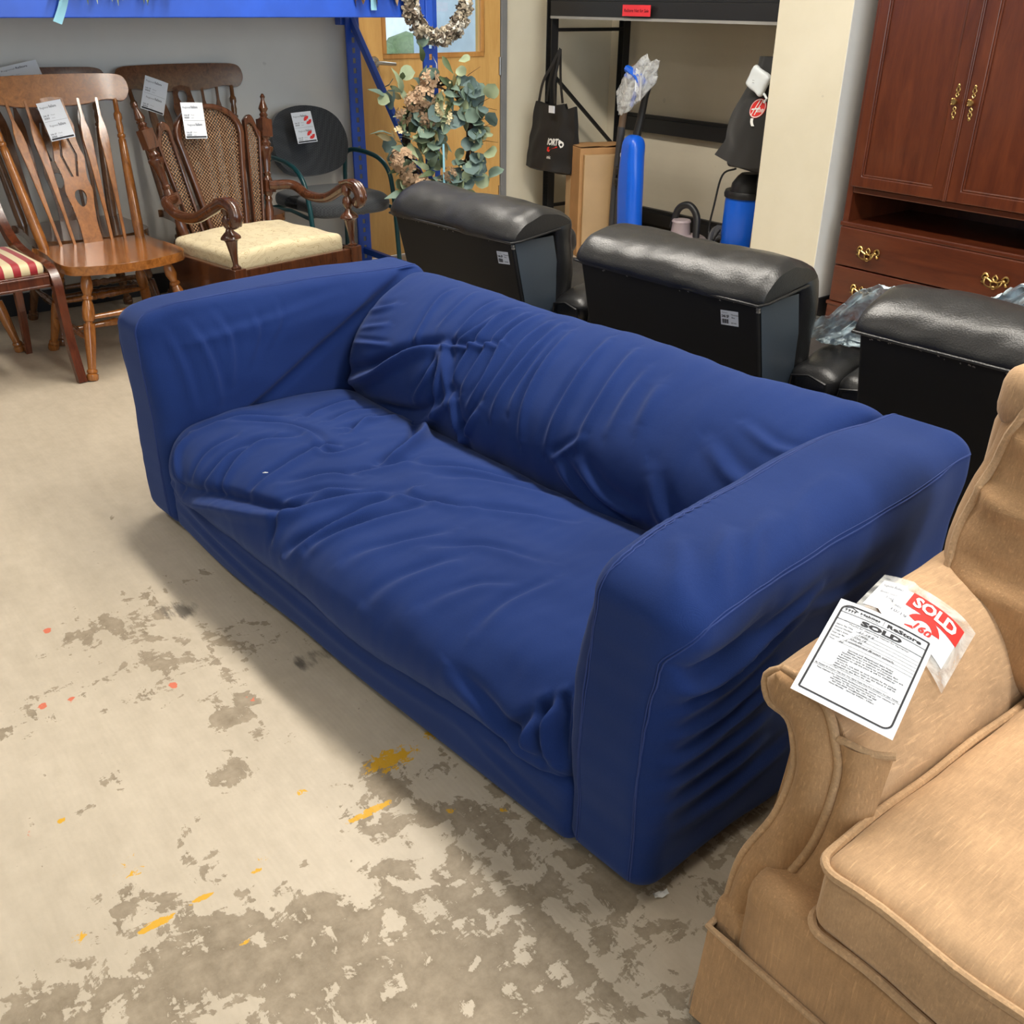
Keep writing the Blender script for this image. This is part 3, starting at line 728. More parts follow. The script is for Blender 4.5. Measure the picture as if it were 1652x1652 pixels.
npbuild('seat', np.stack([X, Y2, Z2], -1).reshape(-1, 3), F, NAVY, sofa)
# base skirt
V, F, N = rbox((-.82, -.004, .022), (.82, .93, .17), .03, .010)
V[:, 1] -= (V[:, 1] < .05)*(.016*(1-(V[:, 0]/.82)**2)+.003*np.sin(V[:, 0]*9)+.5*folds(V[:, 0], V[:, 2], [([(-.8,.15),(-.5,.12),(-.1,.105),(.3,.11),(.7,.14)], .008, .016), ([(-.8,.10),(-.55,.085),(-.3,.06)], .008, .014), ([(.5,.12),(.65,.09),(.8,.07)], .006, .014)]))
V[:, 2] += (V[:, 2] < .04)*.006*np.sin(V[:, 0]*6+1)
npbuild('skirt', V, F, NAVY, sofa)
# arms
for sg in (1, -1):
    V, F, N = rbox((.79, -.012, .018), (1.0, .945, .662), .056, .0085)
    x, y, z = V.T.copy(); inn = N[:, 0] < -.5; out = N[:, 0] > .3; top = N[:, 2] > .3
    tz = sm(z, .40, .62)
    V[:, 0] += .040*tz*np.clip((.895-x)/.1, 0, 1)*(1-sm(y, .0, .45))           # inner edge narrows toward the front
    V[:, 0] += .035*np.exp(-((z-.57)/.10)**2)*np.clip((x-.895)/.1, 0, 1)*(1-.5*sm(y, .3, .9)) # fabric swells below the top outer edge
    V[:, 2] -= .014*(1-sm(y, -.01, .14))*sm(z, .5, .65)
    V[:, 2] += .006*np.sin((y-.1)*5)*sm(z, .6, .65)
    Pn = np.stack([y, z, x*0+sg], 1)
    V += N*(vnoise(Pn, 4, 2+sg)*.008+vnoise(Pn*np.array([.5, 1.5, 1]), 14, 6)*.0022+vnoise(Pn, 9, 3)*.003)[:, None]
    if sg > 0:
        L = [([(-.01,.545),(.05,.515),(.12,.515),(.22,.55)], -.018, .018, -.5), ([(.0,.49),(.09,.47),(.2,.495),(.36,.53)], .012, .016), ([(.02,.43),(.15,.435),(.34,.47)], .009, .014), ([(.02,.385),(.14,.375),(.3,.40)], .008, .013),
             ([(.02,.33),(.12,.325),(.33,.35)], .008, .014), ([(.02,.28),(.14,.265),(.3,.28)], .007, .014), ([(.02,.225),(.16,.21),(.3,.22)], .006, .015), ([(.05,.16),(.2,.15),(.4,.17)], .006, .02), ([(.3,.5),(.45,.47),(.6,.48)], .005, .02)]
        V[:, 0] += folds(y, z, L)*np.clip((x-.94)/.05, 0, 1)
        V[:, 2] += folds(y, x, [([(.08,.99),(.14,.96),(.2,.93)], .006, .014), ([(.14,1.0),(.22,.965),(.3,.94)], .005, .014), ([(.02,.97),(.08,.93),(.12,.9)], .005, .016), ([(.3,.98),(.4,.94),(.5,.93)], .003, .015)])*sm(z, .6, .65)
        V[:, 2] += .0016*np.sin(y*2*np.pi/.026+x*30)*np.exp(-((x-.835)/.02)**2)*sm(z, .55, .62)*np.exp(-((y-.2)/.14)**2)
    else:
        # cover pulled from the back corner to the seat: everything above the diagonal stands proud
        dl = ((z-.345)*.44-(y-.26)*.24)/.501
        V[:, 0] -= inn*(.026*sm(dl, -.004, .02)*sm(y, .02, .15)*(1-sm(z, .56, .64))-.012*np.exp(-((dl+.02)/.015)**2))*sm(z, .30, .36)
        V[:, 0] -= inn*folds(y, z, [([(.06,.60),(.08,.50),(.085,.38)], .006, .014), ([(.12,.61),(.15,.52),(.16,.40)], .007, .014), ([(.2,.62),(.22,.55),(.2,.44)], .006, .013), ([(.3,.62),(.3,.56),(.26,.48)], .005, .012), ([(.38,.625),(.37,.58),(.33,.52)], .004, .011), ([(.08,.56),(.3,.585),(.6,.62)], .003, .012)])
    V[:, 0] *= sg
    a = npbuild('arm', V, F if sg > 0 else F[:, ::-1], NAVY, sofa)
    bvh = BVHTree.FromPolygons([tuple(v) for v in V], [tuple(f) for f in F])
    for off in (0, .009):
        for path in ([(.825+off, -.06, .03), (.83+off, -.06, .3), (.845+off, -.05, .55), (.852+off, -.03, .66), (.862+off, .02, .70), (.845+off, .2, .70), (.825+off, .45, .70), (.815+off, .75, .70), (.82+off, .93, .70)],
                     [(.985-off, -.06, .03), (.99-off, -.06, .3), (1.0-off, -.05, .50), (1.02-off, .0, .57), (1.06, .05, .612+off), (1.06, .2, .62+off), (1.06, .5, .625+off), (1.06, .92, .63+off)]):
            Q = resample(catmull([(p[0]*sg, p[1], p[2]) for p in path]), .012)[0]
            pts = []
            for q in Q:
                h = bvh.find_nearest(Vector(q)); pts.append(h[0]+(Vector(q)-h[0]).normalized()*.0004)
            M().tube(pts, .0011 if off else .0016, 6).build('seam', NAVY_SEAM, sofa)
o = M().tube([(0, 0, .002), (.005, .004, .004), (.006, .012, .002)], [.0008, .0018, .0006], 6).build('lint', WHITE); o.location = (-2.12, .865, .352); tag(o, 'tiny white curl of lint on the sofa seat front', 'lint')
o = M().grid(6, 3, lambda a, b: ((a-.5)*.028, (b-.5)*.012, .004+.012*(a-.4)**2+.002*math.sin(9*a+4*b))).build('paper_scrap', WHITE); o.location = (-.795, .965, 0); o.rotation_euler = (0, 0, 1.2); tag(o, 'small white scrap on the floor by the sofa corner', 'scrap')

# ------------------------------------------------------------------ black recliners seen from behind
def recliner(loc, rz, label, sticker, group):
    t = thing('recliner', label, 'recliner', loc, rz, group)
    # back shell leans toward the viewer at the top
    lean = lambda z: .10-.10*(z-.30)/.42
    pts = lambda y, z: y+lean(z)
    m = M(); zs = [.16, .30, .45, .6, .715]
    vs = []; fs = []
    for z in zs:
        for x, y in ((-.32, 0), (.32, 0), (.32, .19), (-.32, .19)): vs.append((x*(1 if z > .3 else .97), pts(y, z), z))
    for i in range(len(zs)-1):
        for k_ in range(4): fs.append((i*4+k_, i*4+(k_+1) % 4, (i+1)*4+(k_+1) % 4, (i+1)*4+k_))
    fs += [(3, 2, 1, 0), (16, 17, 18, 19)]
    m.add(vs, fs); m.build('back_shell', VINYL, t, smooth=30, bevel=.008, seg=3)
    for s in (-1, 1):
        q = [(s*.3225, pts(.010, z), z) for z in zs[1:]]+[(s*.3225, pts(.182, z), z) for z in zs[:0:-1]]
        sd = M(); sd.add(q, [tuple(range(8))]); sd.build('side_panel', LEATHER_GLEAM, t, smooth=0)
    # padded headrest rolled over the top
    prof = [(-.012, .712), (-.014, .74), (.005, .785), (.05, .83), (.12, .855), (.20, .85), (.27, .825), (.305, .80), (.315, .785), (.31, .775)]
    Xh, Sh, Yh, Zh, NYh, NZh, Fh, kk = loft(prof, -.335, .335, .012)
    NYh, NZh = -np.abs(NYh)*0+NYh, NZh
    e = endpuff(Xh, -.335, .335, .045)
    Pn = np.stack([Xh.ravel()+loc[0], Sh.ravel(), Xh.ravel()*0], 1)
    dsp = (vnoise(Pn, 5, 2)*.010+vnoise(Pn, 16, 7)*.003).reshape(Xh.shape)
    cy, cz = .15, .73
    Yh = np.where(Yh > .10, .10+(Yh-.10)*.74, Yh); Zh = .712+(Zh-.712)*np.where(Zh > .712, .69, 1); Yo = cy+(Yh-cy)*(1-.10*e)+NYh*dsp; Zo = cz+(Zh-cz)*(1-.26*e)+NZh*dsp
    hr = npbuild('headrest', np.stack([Xh, Yo, Zo], -1).reshape(-1, 3), Fh, LEATHER, t)
    for s, i in ((-1, 0), (1, -1)):
        ends = M()
        ring = [(Xh[i, j], Yo[i, j], Zo[i, j]) for j in range(kk)]
        ends.add(ring, [tuple(range(kk))]); ends.build('headrest_end', LEATHER, t, smooth=0)
    L = [(x, -.013+.0*x, .717) for x in np.linspace(-.33, .33, 24)]
    L += [(.338, y, .717+.3*max(0, y)*.35) for y in np.linspace(.02, .2, 8)]
    M().tube([(-.338, .2, .737)]+[(-.338, y, .717) for y in (.1, .02)]+L, .004, 8).build('piping', LEATHER, t)
    ch = M(); rnd = random.Random(int(abs(loc[0])*100))
    for i in range(26):
        x = -.3+abs(rnd.gauss(0, .35)) % .6; L_ = rnd.uniform(.002, .009)
        y = lean(.708)-.0012; z = rnd.uniform(.700, .712)
        ch.add([(x, y, z), (x+L_, y, z-.001), (x+L_*.8, y-.0003, z+.002), (x+L_*.2, y-.0003, z+.003)], [(0, 1, 2, 3)])
    for z in (.708, .70): ch.box((.316, lean(z)-.002, z-.006), (.3245, lean(z)+.006, z))
    ch.build('worn_edge', CHIP, t, smooth=0)['kind'] = 'stuff'
    # soft back cushion hanging in front of the shell
    V, F, N = rbox((-.338, .195, .38), (.338, .285, .775), .042, .018)
    V += N*(vnoise(V+np.array(loc), 7, 3)*.018)[:, None]
    npbuild('back_cushion', V, F, LEATHER, t)
    V, F, N = rbox((-.31, .28, .14), (.31, .92, .44), .06, .03); V += N*(vnoise(V, 5, 1)*.012)[:, None]; npbuild('seat_cushion', V, F, LEATHER, t)
    V, F, N = rbox((-.31, .93, .10), (.31, 1.0, .42), .03, .03); npbuild('footrest', V, F, LEATHER, t)
    for s in (-1, 1):
        a = (.325, .455) if s > 0 else (-.455, -.325)
        V, F, N = rbox((a[0], .20, .05), (a[1], .96, .49), .03, .02); npbuild('arm', V, F, LEATHER, t)
        V, F, N = rbox((a[0]-.008, .185, .43), (a[1]+.008, .97, .545), .042, .013)
        V += N*(vnoise(V+np.array(loc)+s, 12, 4)*.010)[:, None]; V[:, 2] -= .025*(1-sm(V[:, 1], .18, .34))*sm(V[:, 2], .46, .54)
        ap = npbuild('arm_pad', V, F, LEATHER, t)
        M().tube([(a[0]+.004, .184, .44), (a[0]+.012, .183, .49), ((a[0]+a[1])/2, .182, .502), (a[1]-.012, .183, .49), (a[1]-.004, .184, .44)], .004, 6).build('piping', LEATHER, t)
    M().box((-.3, .12, .0), (.3, .9, .15)).build('base', BLACKPL, t, smooth=0, bevel=.01)
    if sticker:
        x0, z0 = sticker
        g = lambda a, b, l=.0008: (x0+a*.058, lean(z0+b*.042+a*.006)-.0014-l, z0+b*.042+a*.006)
        st = M().add([g(0, 0, 0), g(1, 0, 0), g(1, 1, 0), g(0, 1, 0)], [(0, 1, 2, 3)]); s_ = st.build('price_sticker', PAPER, t, smooth=0)
        pm = M()
        put_text(pm, '546 SF', .06, .52, .26, g, .42, bold=.03); put_text(pm, 'ReStore', .08, .82, .10, g); put_text(pm, 'Thunder', .58, .70, .14, g); put_text(pm, 'Bay', .62, .52, .14, g)
        for i in range(10): strokes(pm, [[(.08+i*.04, .12), (.08+i*.04, .42)]], .012+.012*(i % 3), g)
        put_text(pm, '39.00', .58, .14, .14, g)
        pm.build('sticker_print', INK, s_, smooth=0, fix=False)
    return t
GRP = 'black leather recliners in a row behind the sofa'
recliner((-2.83, 1.925, 0), 4.2, 'black leather recliner seen from behind, farthest from the camera, next to the leafy wreath', (.235, .632), None)
recliner((-1.885, 1.995, 0), 4.2, 'black leather recliner seen from behind, middle of the row, white sticker at its right corner', (.20, .635), None)
recliner((-.955, 2.06, 0), 4.2, 'black leather recliner seen from behind, nearest the tan couch, with clear plastic over it', None, None)

# ------------------------------------------------------------------ tan velvet couch
couch = thing('couch', 'tan velvet couch with rolled arm, welted cushions and skirt in the near right corner', 'couch', (0, 0, 0))
CL = 1.66
def arm_profile(x_sign, ox):
    P = [(-.585, .20), (-.585, .40), (-.592, .50), (-.612, .526), (-.642, .530), (-.660, .548), (-.656, .570), (-.632, .586), (-.592, .584), (-.54, .562), (-.497, .512), (-.472, .45), (-.458, .36), (-.455, .22)]
    return resample(catmull([(ox+x_sign*x, z) for x, z in P]), .012)[0]
def frontpath(z): return .86+(z-.1)*.25
for sgn, ox, nm in ((1, 0, 'a'), (-1, 1.0+CL-1.13+.02, 'b')):
    Q = arm_profile(sgn, ox); n = len(Q); m = M()
    ys = np.linspace(0, 1, 50); vs = []
    Pn = []
    for u in ys:
        for (x, z) in Q:
            y0 = frontpath(z); y = y0+(1.50-y0)*u
            top = sm(np.array(z), .5, .58)
            vs.append([x-sgn*.035*u*min(1, max(0, (-.46-(x-ox)*sgn)/.12)), y, z+.012*u*float(top)])
    vs = np.array(vs); vs[:, 2] += vnoise(vs, 9, 2)*.004; vs[:, 0] += vnoise(vs, 11, 5)*.003
    I, J = np.meshgrid(np.arange(49), np.arange(n-1), indexing='ij'); q = (I*n+J).ravel()
    npbuild('arm', vs, np.stack([q, q+1, q+n+1, q+n], 1)[:, ::sgn], VELVET, couch)
    # front panel: S shaped facing piece with piping on both edges
    out = [(-.634,.588),(-.654,.570),(-.652,.552),(-.637,.535),(-.607,.531),(-.589,.512),(-.571,.466),(-.576,.392),(-.604,.299),(-.603,.20)]
    inn = [(-.634,.588),(-.596,.588),(-.556,.572),(-.528,.535),(-.511,.495),(-.510,.398),(-.534,.308),(-.552,.231),(-.545,.19)]
    ro = resample(catmull(out), .01)[0]; ri = resample(catmull(inn), .01)[0]
    k1 = 30; oi = ro[np.linspace(0, len(ro)-1, k1).astype(int)]; ii = ri[np.linspace(0, len(ri)-1, k1).astype(int)]
    pv = []; nn = 8
    for i in range(k1):
        for j in range(nn+1):
            a = j/nn; x = oi[i][0]*(1-a)+ii[i][0]*a; z = oi[i][1]*(1-a)+ii[i][1]*a
            pv.append((ox+sgn*x, frontpath(z)-.004-.020*math.sin(math.pi*a)**.7, z))
    I, J = np.meshgrid(np.arange(k1-1), np.arange(nn), indexing='ij'); q = (I*(nn+1)+J).ravel()
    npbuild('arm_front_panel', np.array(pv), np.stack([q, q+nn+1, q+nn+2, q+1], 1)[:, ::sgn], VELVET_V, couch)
    for L in (ro, ri):
        M().tube([(ox+sgn*x, frontpath(z)-.006, z) for x, z in L], .0065, 10).build('piping', PIPING, couch)
    # arm end under the facing panel, and the piece between facing panel and cushion
    M().add([(x, frontpath(z)+.001, z) for x, z in Q], [tuple(range(len(Q)))]).build('arm_end', VELVET, couch, smooth=0)
    rz_ = ri[::-1]; xin = lambda z: float(np.interp(z, [p[1] for p in rz_ if p[1] < .56], [p[0] for p in rz_ if p[1] < .56]))
    m = M().grid(14, 24, lambda a, b: (ox+sgn*(xin(.19+.352*b)+.004+(-.447-.02*b-xin(.19+.352*b))*a), frontpath(.19+.352*b)-.003-.012*math.sin(a*math.pi)**.6+.03*a*a*b, .19+.352*b))
    m.build('inner_front', VELVET_V, couch)
    M().tube([(ox+sgn*(xin(.54)+.004+.0095*i), frontpath(.54)-.006+.0006*i*i, .542+.002*math.sin(i)) for i in range(8)], .0055, 8).build('piping', PIPING, couch)
x1 = CL-.13+.02
# front rail, skirt with pleats
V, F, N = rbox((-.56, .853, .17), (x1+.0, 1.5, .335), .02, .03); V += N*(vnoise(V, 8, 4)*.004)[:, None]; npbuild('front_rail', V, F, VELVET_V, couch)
def skirt_fn(a, b):
    s = a*(1.0+x1+.56)
    z = .195*(1-b)+.012*b
    if s < .62:   # left end, running back from the front corner
        y = 1.48-s; x = -.608-.012*b-.006*math.sin(s*60)*b
    else:
        y = .848-.012*b-.005*math.sin(s*23)*b; x = -.605+(s-.62)
    d = abs(s-.62)
    return (x, y, z)
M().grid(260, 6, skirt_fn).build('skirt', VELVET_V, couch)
M().tube([skirt_fn(i/90, 0) for i in range(91)], .0055, 8).build('piping', PIPING, couch)
for k_, (dx, dy) in enumerate(((-.014, .05), (-.006, .02))):
    M().grid(6, 6, lambda a, b: (-.609+(dx-.02*b)*math.sin(math.pi*.5*a), .846+dy-.03*b+.055*a, .19*(1-b)+.012*b)).build('skirt_pleat', VELVET_V, couch)
V, F, N = rbox((-.615, .862, .16), (-.44, .98, .24), .02, .02); npbuild('arm_base', V, F, VELVET_V, couch)
# loose seat cushions
for i in range(3):
    xa = -.458+i*.665
    V, F, N = rbox((xa, .852, .335), (xa+.655, 1.46, .462), .028, .012)
    cx, cy_ = xa+.3275, 1.15
    cr = np.clip(1-((V[:, 0]-cx)/.33)**2, 0, 1)*np.clip(1-((V[:, 1]-cy_)/.31)**2, 0, 1)
    V[:, 2] += .022*cr*(V[:, 2] > .40)-.006*cr*(V[:, 2] < .40)
    V[:, 1] -= .014*(V[:, 1] < 1.0)*np.clip(1-((V[:, 0]-cx)/.33)**2, 0, 1)*np.sin(np.clip((V[:, 2]-.335)/.127, 0, 1)*np.pi)
    V += N*(vnoise(V, 6, 8+i)*.006+vnoise(V, 22, 3)*.0012)[:, None]
    c_ = npbuild('seat_cushion', V, F, VELVET, couch)
    for z in (.452, .345):
        r = .03; P = []
        for (px, py, a0) in ((xa+r, .852+r, 180), (xa+.655-r, .852+r, 270), (xa+.655-r, 1.46-r, 0), (xa+r, 1.46-r, 90)):
            for a in range(0, 91, 15): P.append((px+(r+.003)*math.cos(R(a0+a)), py+(r+.003)*math.sin(R(a0+a)), z))
        full = []
        for p, q in zip(P, P[1:]+P[:1]):
            L_ = math.dist(p, q); kk = max(1, int(L_/.03))
            for j in range(kk): full.append([p[d]+(q[d]-p[d])*j/kk for d in range(3)])
        full = np.array(full); full[:, 2] += .004*np.sin(full[:, 0]*30+i)*1+.003*np.sin(full[:, 1]*27)
        M().tube([tuple(p) for p in full], .0062, 8, closed=True).build('piping', PIPING, c_)
# back: frame wing behind, puffed back cushions in front
V, F, N = rbox((-.70, 1.52, .10), (x1+.15, 1.68, .86), .06, .03); V += N*(vnoise(V, 8, 4)*.006)[:, None]; npbuild('back_frame', V, F, VELVET_V, couch)
for i in range(3):
    xa = -.672+i*.735
    V, F, N = rbox((xa, 1.375, .43), (xa+.725, 1.54, .90), .075, .015)
    x_, y_, z_ = V.T.copy()
    V[:, 1] += .14*(z_-.43)/.47-.03*np.exp(-((z_-.55)/.12)**2)*(y_ < 1.45)
    if i == 0: V[:, 0] += .10*(1-sm(z_, .43, .60))*(x_ < xa+.3)*(1-(x_-xa)/.3)-.015*np.sin(np.clip((z_-.5)/.4, 0, 1)*np.pi)*(x_ < xa+.1)
    V[:, 2] += folds(x_-xa, z_, [([(0, .80), (.1, .77), (.22, .78)], .0, .01)])
    fr = (N[:, 1] < 0)
    V[:, 1] -= fr*folds(x_-xa, z_, [([(.03,.72),(.1,.705),(.2,.72)], .012, .016), ([(.05,.81),(.12,.79),(.2,.81)], .014, .018), ([(.04,.60),(.12,.585),(.2,.60)], .008, .018), ([(.1,.86),(.16,.82),(.17,.76)], .012, .016)])
    V += N*(vnoise(V, 7, 5+i)*.012+vnoise(V, 20, 2)*.003)[:, None]
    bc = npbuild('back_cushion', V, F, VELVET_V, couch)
    bvh = BVHTree.FromPolygons([tuple(v) for v in V], [tuple(f) for f in F])
    P = [(xa+.10 if i == 0 else xa+.05, 1.36, .45), (xa+.035, 1.37, .54), (xa-.0, 1.40, .64), (xa-.005, 1.44, .76), (xa+.02, 1.47, .85), (xa+.07, 1.5, .91), (xa+.2, 1.5, .93), (xa+.36, 1.5, .93)]
    M().tube([tuple(bvh.find_nearest(Vector(q))[0]) for q in resample(catmull(P), .02)[0]], .0075, 8).build('piping', PIPING, bc)
V, F, N = rbox((-.695, 1.50, .80), (x1+.14, 1.66, .915), .05, .018)
V[:, 2] += (.010*np.sin(V[:, 0]*19)+.008*np.sin(V[:, 0]*41+V[:, 1]*20))*(V[:, 2] > .86); V += N*(vnoise(V, 14, 6)*.012)[:, None]; npbuild('top_roll', V, F, VELVET, couch)

# ------------------------------------------------------------------ sold sheet and sold sticker on the arm
fn, W, H = sheet_fn((-.652, 1.119, .640), (-.5226, 1.1666, .614), (-.596, .933, .601), .0)
n_ = (Vector(fn(0, 0, 1))-Vector(fn(0, 0, 0)))
W, H = .139, .197
def pf(x, y, l=.0006):
    a = x/W-.5; b = y/H
    return Vector(fn(x, y, 0))+n_*(l+.006*(1-4*a*a)*b)
sheet = thing('sold_sheet', 'white printed sold sheet lying tilted over the tan couch arm', 'sheet', pf(W/2, H/2))
off = Vector(sheet.location)
sf = lambda x, y, l=.0007: pf(x*W, y*H, l)-off
sh = M().grid(12, 14, lambda a, b: sf(a, b, 0)).build('paper', PAPER, sheet, smooth=60)
m = M()
def rr(x0, y0, x1, y1, r):
    P = []
    ra = r*H/W
    P += [(x0, y0), (x0, y1-r)]
    for a in range(180, 89, -15): P.append((x0+ra+ra*math.cos(R(a)), y1-r+r*math.sin(R(a))))
    P += [(x1, y1), (x1, y0+r)]
    for a in range(0, -91, -15): P.append((x1-ra+ra*math.cos(R(a)), y0+r+r*math.sin(R(a))))
    P.append((x0, y0)); return P
def strk(m, lines, wd, fx):
    g = lambda x, y: fx(x/W, y/H)
    return strokes(m, [[(x*W, y*H) for x, y in L] for L in lines], wd, g)
strk(m, [rr(.055, .055, .945, .955, .06)], .0026, sf)
strk(m, [[(.055, .875), (.945, .875)], [(.055, .795), (.945, .795)]], .0009, sf)
put_text(m, 'Habitat', .24, .908, .030, sf, .21, bold=.03); put_text(m, 'for Humanity', .25, .890, .014, sf, .19)
put_text(m, 'ReStore', .52, .895, .047, sf, .36, bold=.035)
strk(m, [[(.485, .888), (.485, .938)]], .0006, sf)
strk(m, [[(.075, .925), (.145, .943), (.22, .918)]], .0013, sf)
for x in (.10, .13, .16, .19): strk(m, [[(x, .922), (x, .890)], [(x-.012, .915), (x, .905), (x+.012, .915)]], .0010, sf)
put_text(m, 'SOLD', .5, .812, .062, sf, .42, 'c', bold=.05)
put_text(m, 'Thanks for supporting Habitat for Humanity!', .5, .770, .020, sf, .62, 'c', bold=.01)
yy = .735
for lab, hw in (('Name: Pay Time', "11:19 ll"), ('Invoice Number:', '19992'), ("Today's Date:", 'Oct 19'), ('Pick Up By:', 'Oct 26'), ('Item(s):', '3 cushioned Brown couch,'), ('Time:', '60')):
    put_text(m, lab, .08, yy, .017, sf, .012*len(lab), bold=.02)
    strk(m, [[(.10+.013*len(lab), yy-.003), (.93, yy-.003)]], .0005, sf)
    put_text(m, hw, .12+.013*len(lab), yy, .022, sf, .021*len(hw), shear=.35, bold=.015)
    yy -= .031
yy -= .012
for s in ('Storage and Abandoned Item Policy', 'Please read the following carefully:'):
    put_text(m, s, .53, yy, .017, sf, .46, 'c', bold=.03); yy -= .022
for s in ('- Holding items for a minimum of 3 business days', '- If unable to pick up items by closing date, you are', 'expected to call the store & will be granted an', 'extension', '- If you do not pick up your item(s) by the pickup', 'date with no notice given to the store, it will be', 'returned to the floor for sale.'):
    put_text(m, s, .24, yy, .016, sf, .0122*len(s), bold=.03); yy -= .0225
put_text(m, 'X', .09, yy+.008, .018, sf); strk(m, [[(.13, yy+.006), (.80, yy+.006)]], .0004, sf)
strk(m, [[(.22, yy+.010), (.25, yy+.025), (.27, yy+.008), (.31, yy+.022), (.33, yy+.010), (.42, yy+.014)]], .0004, sf)
yy -= .022
put_text(m, 'By Signing & Posting This Sign You Have Read And Are Agreeing To Our Terms', .08, yy, .015, sf, .83, bold=.03); strk(m, [[(.07, yy-.010), (.93, yy-.010)]], .0005, sf)
yy -= .034
put_text(m, 'This Habitat for Humanity ReStore proudly serves our mission of', .5, yy, .015, sf, .78, 'c', bold=.03)
for s in ('building homes, communities and hope', '660 Squier St, Thunder Bay, ON, P7B 4A8', '807-345-5520  info@habitattbay.com', 'Open Monday - Saturday 9:30am - 5:30pm'):
    yy -= .0205; put_text(m, s, .5, yy, .0145, sf, .0118*len(s), 'c', bold=.03)
m.build('print', INK, sheet, smooth=0, fix=False)

aq = arm_profile(1, 0); aq = aq[np.argmin(aq[:, 0])+1:]      # the upper side of the roll, from its outer edge to the cushion
def az(x, y):
    u = min(1, max(0, (y-.975)/.525)); xs = aq[:, 0]-.035*u*np.clip((-.46-aq[:, 0])/.12, 0, 1)
    z = float(np.interp(x, xs, aq[:, 1]+.012*u*sm(aq[:, 1], .5, .58))); c = -.612-.035*u
    return z if x > c else .600-2.2*(c-x)**2
stk = thing('sold_sticker', 'small printed label with red sold band taped on the tan couch arm', 'sticker', (-.575, 1.215, .59))
so = Vector(stk.location)
A0, A1, A2 = Vector((-.652, 1.180)), Vector((-.524, 1.203)), Vector((-.672, 1.268))
def kf(x, y, l=.006):
    p = A0+(A1-A0)*x+(A2-A0)*y; return Vector((p.x, p.y, az(p.x, p.y)+l+.003))-so
M().grid(16, 8, lambda a, b: kf(-.06+1.16*a, -.25+1.5*b, .0045)).build('clear_tape', FILM2, stk, smooth=60, fix=False)
M().grid(16, 6, lambda a, b: kf(a, b, .0055)).build('label', PAPER, stk, smooth=60, fix=False)
M().grid(14, 3, lambda a, b: kf(.37+.64*a, .58+.42*b, .0062)).build('red_band', RED, stk, smooth=60, fix=False)
def fine_text(m, *a, **k): return put_text(m, *a, **k)
m = put_text(M(), 'SOLD', .69, .66, .38, lambda x, y: kf(x, y, .0074), .52, 'c', bold=.04); m.build('band_lettering', WHITE, stk, smooth=0, fix=False)
cc = (.66, .27)
m = M()
for a0, a1 in ((.1*math.pi, .9*math.pi), (1.15*math.pi, 1.85*math.pi)):
    P = [a0+(a1-a0)*i/10 for i in range(11)]
    for p, q in zip(P, P[1:]): m.add([kf(cc[0]+r*.20*math.cos(t), cc[1]+r*.34*math.sin(t), .0062) for r, t in ((.55, p), (1, p), (1, q), (.55, q))], [(0, 1, 2, 3)])
    m.build('sale_stamp', RED, stk, smooth=0, fix=False); m = M()
m = M(); put_text(m, '160', .66, .17, .24, lambda x, y: kf(x, y, .0066), .22, 'c', shear=.2, bold=.03); m.build('price', RED, stk, smooth=0, fix=False)
m = M(); put_text(m, HEAD+' ReStore', .04, .78, .13, lambda x, y: kf(x, y, .0066), .24)
for i, t_ in enumerate(('Brown couch', '3 cushions', '10/19')): put_text(m, t_, .06+.10*i, .55-.15*i, .10, lambda x, y: kf(x, y, .0066), .2)
m.build('print', INKG, stk, smooth=0, fix=False)

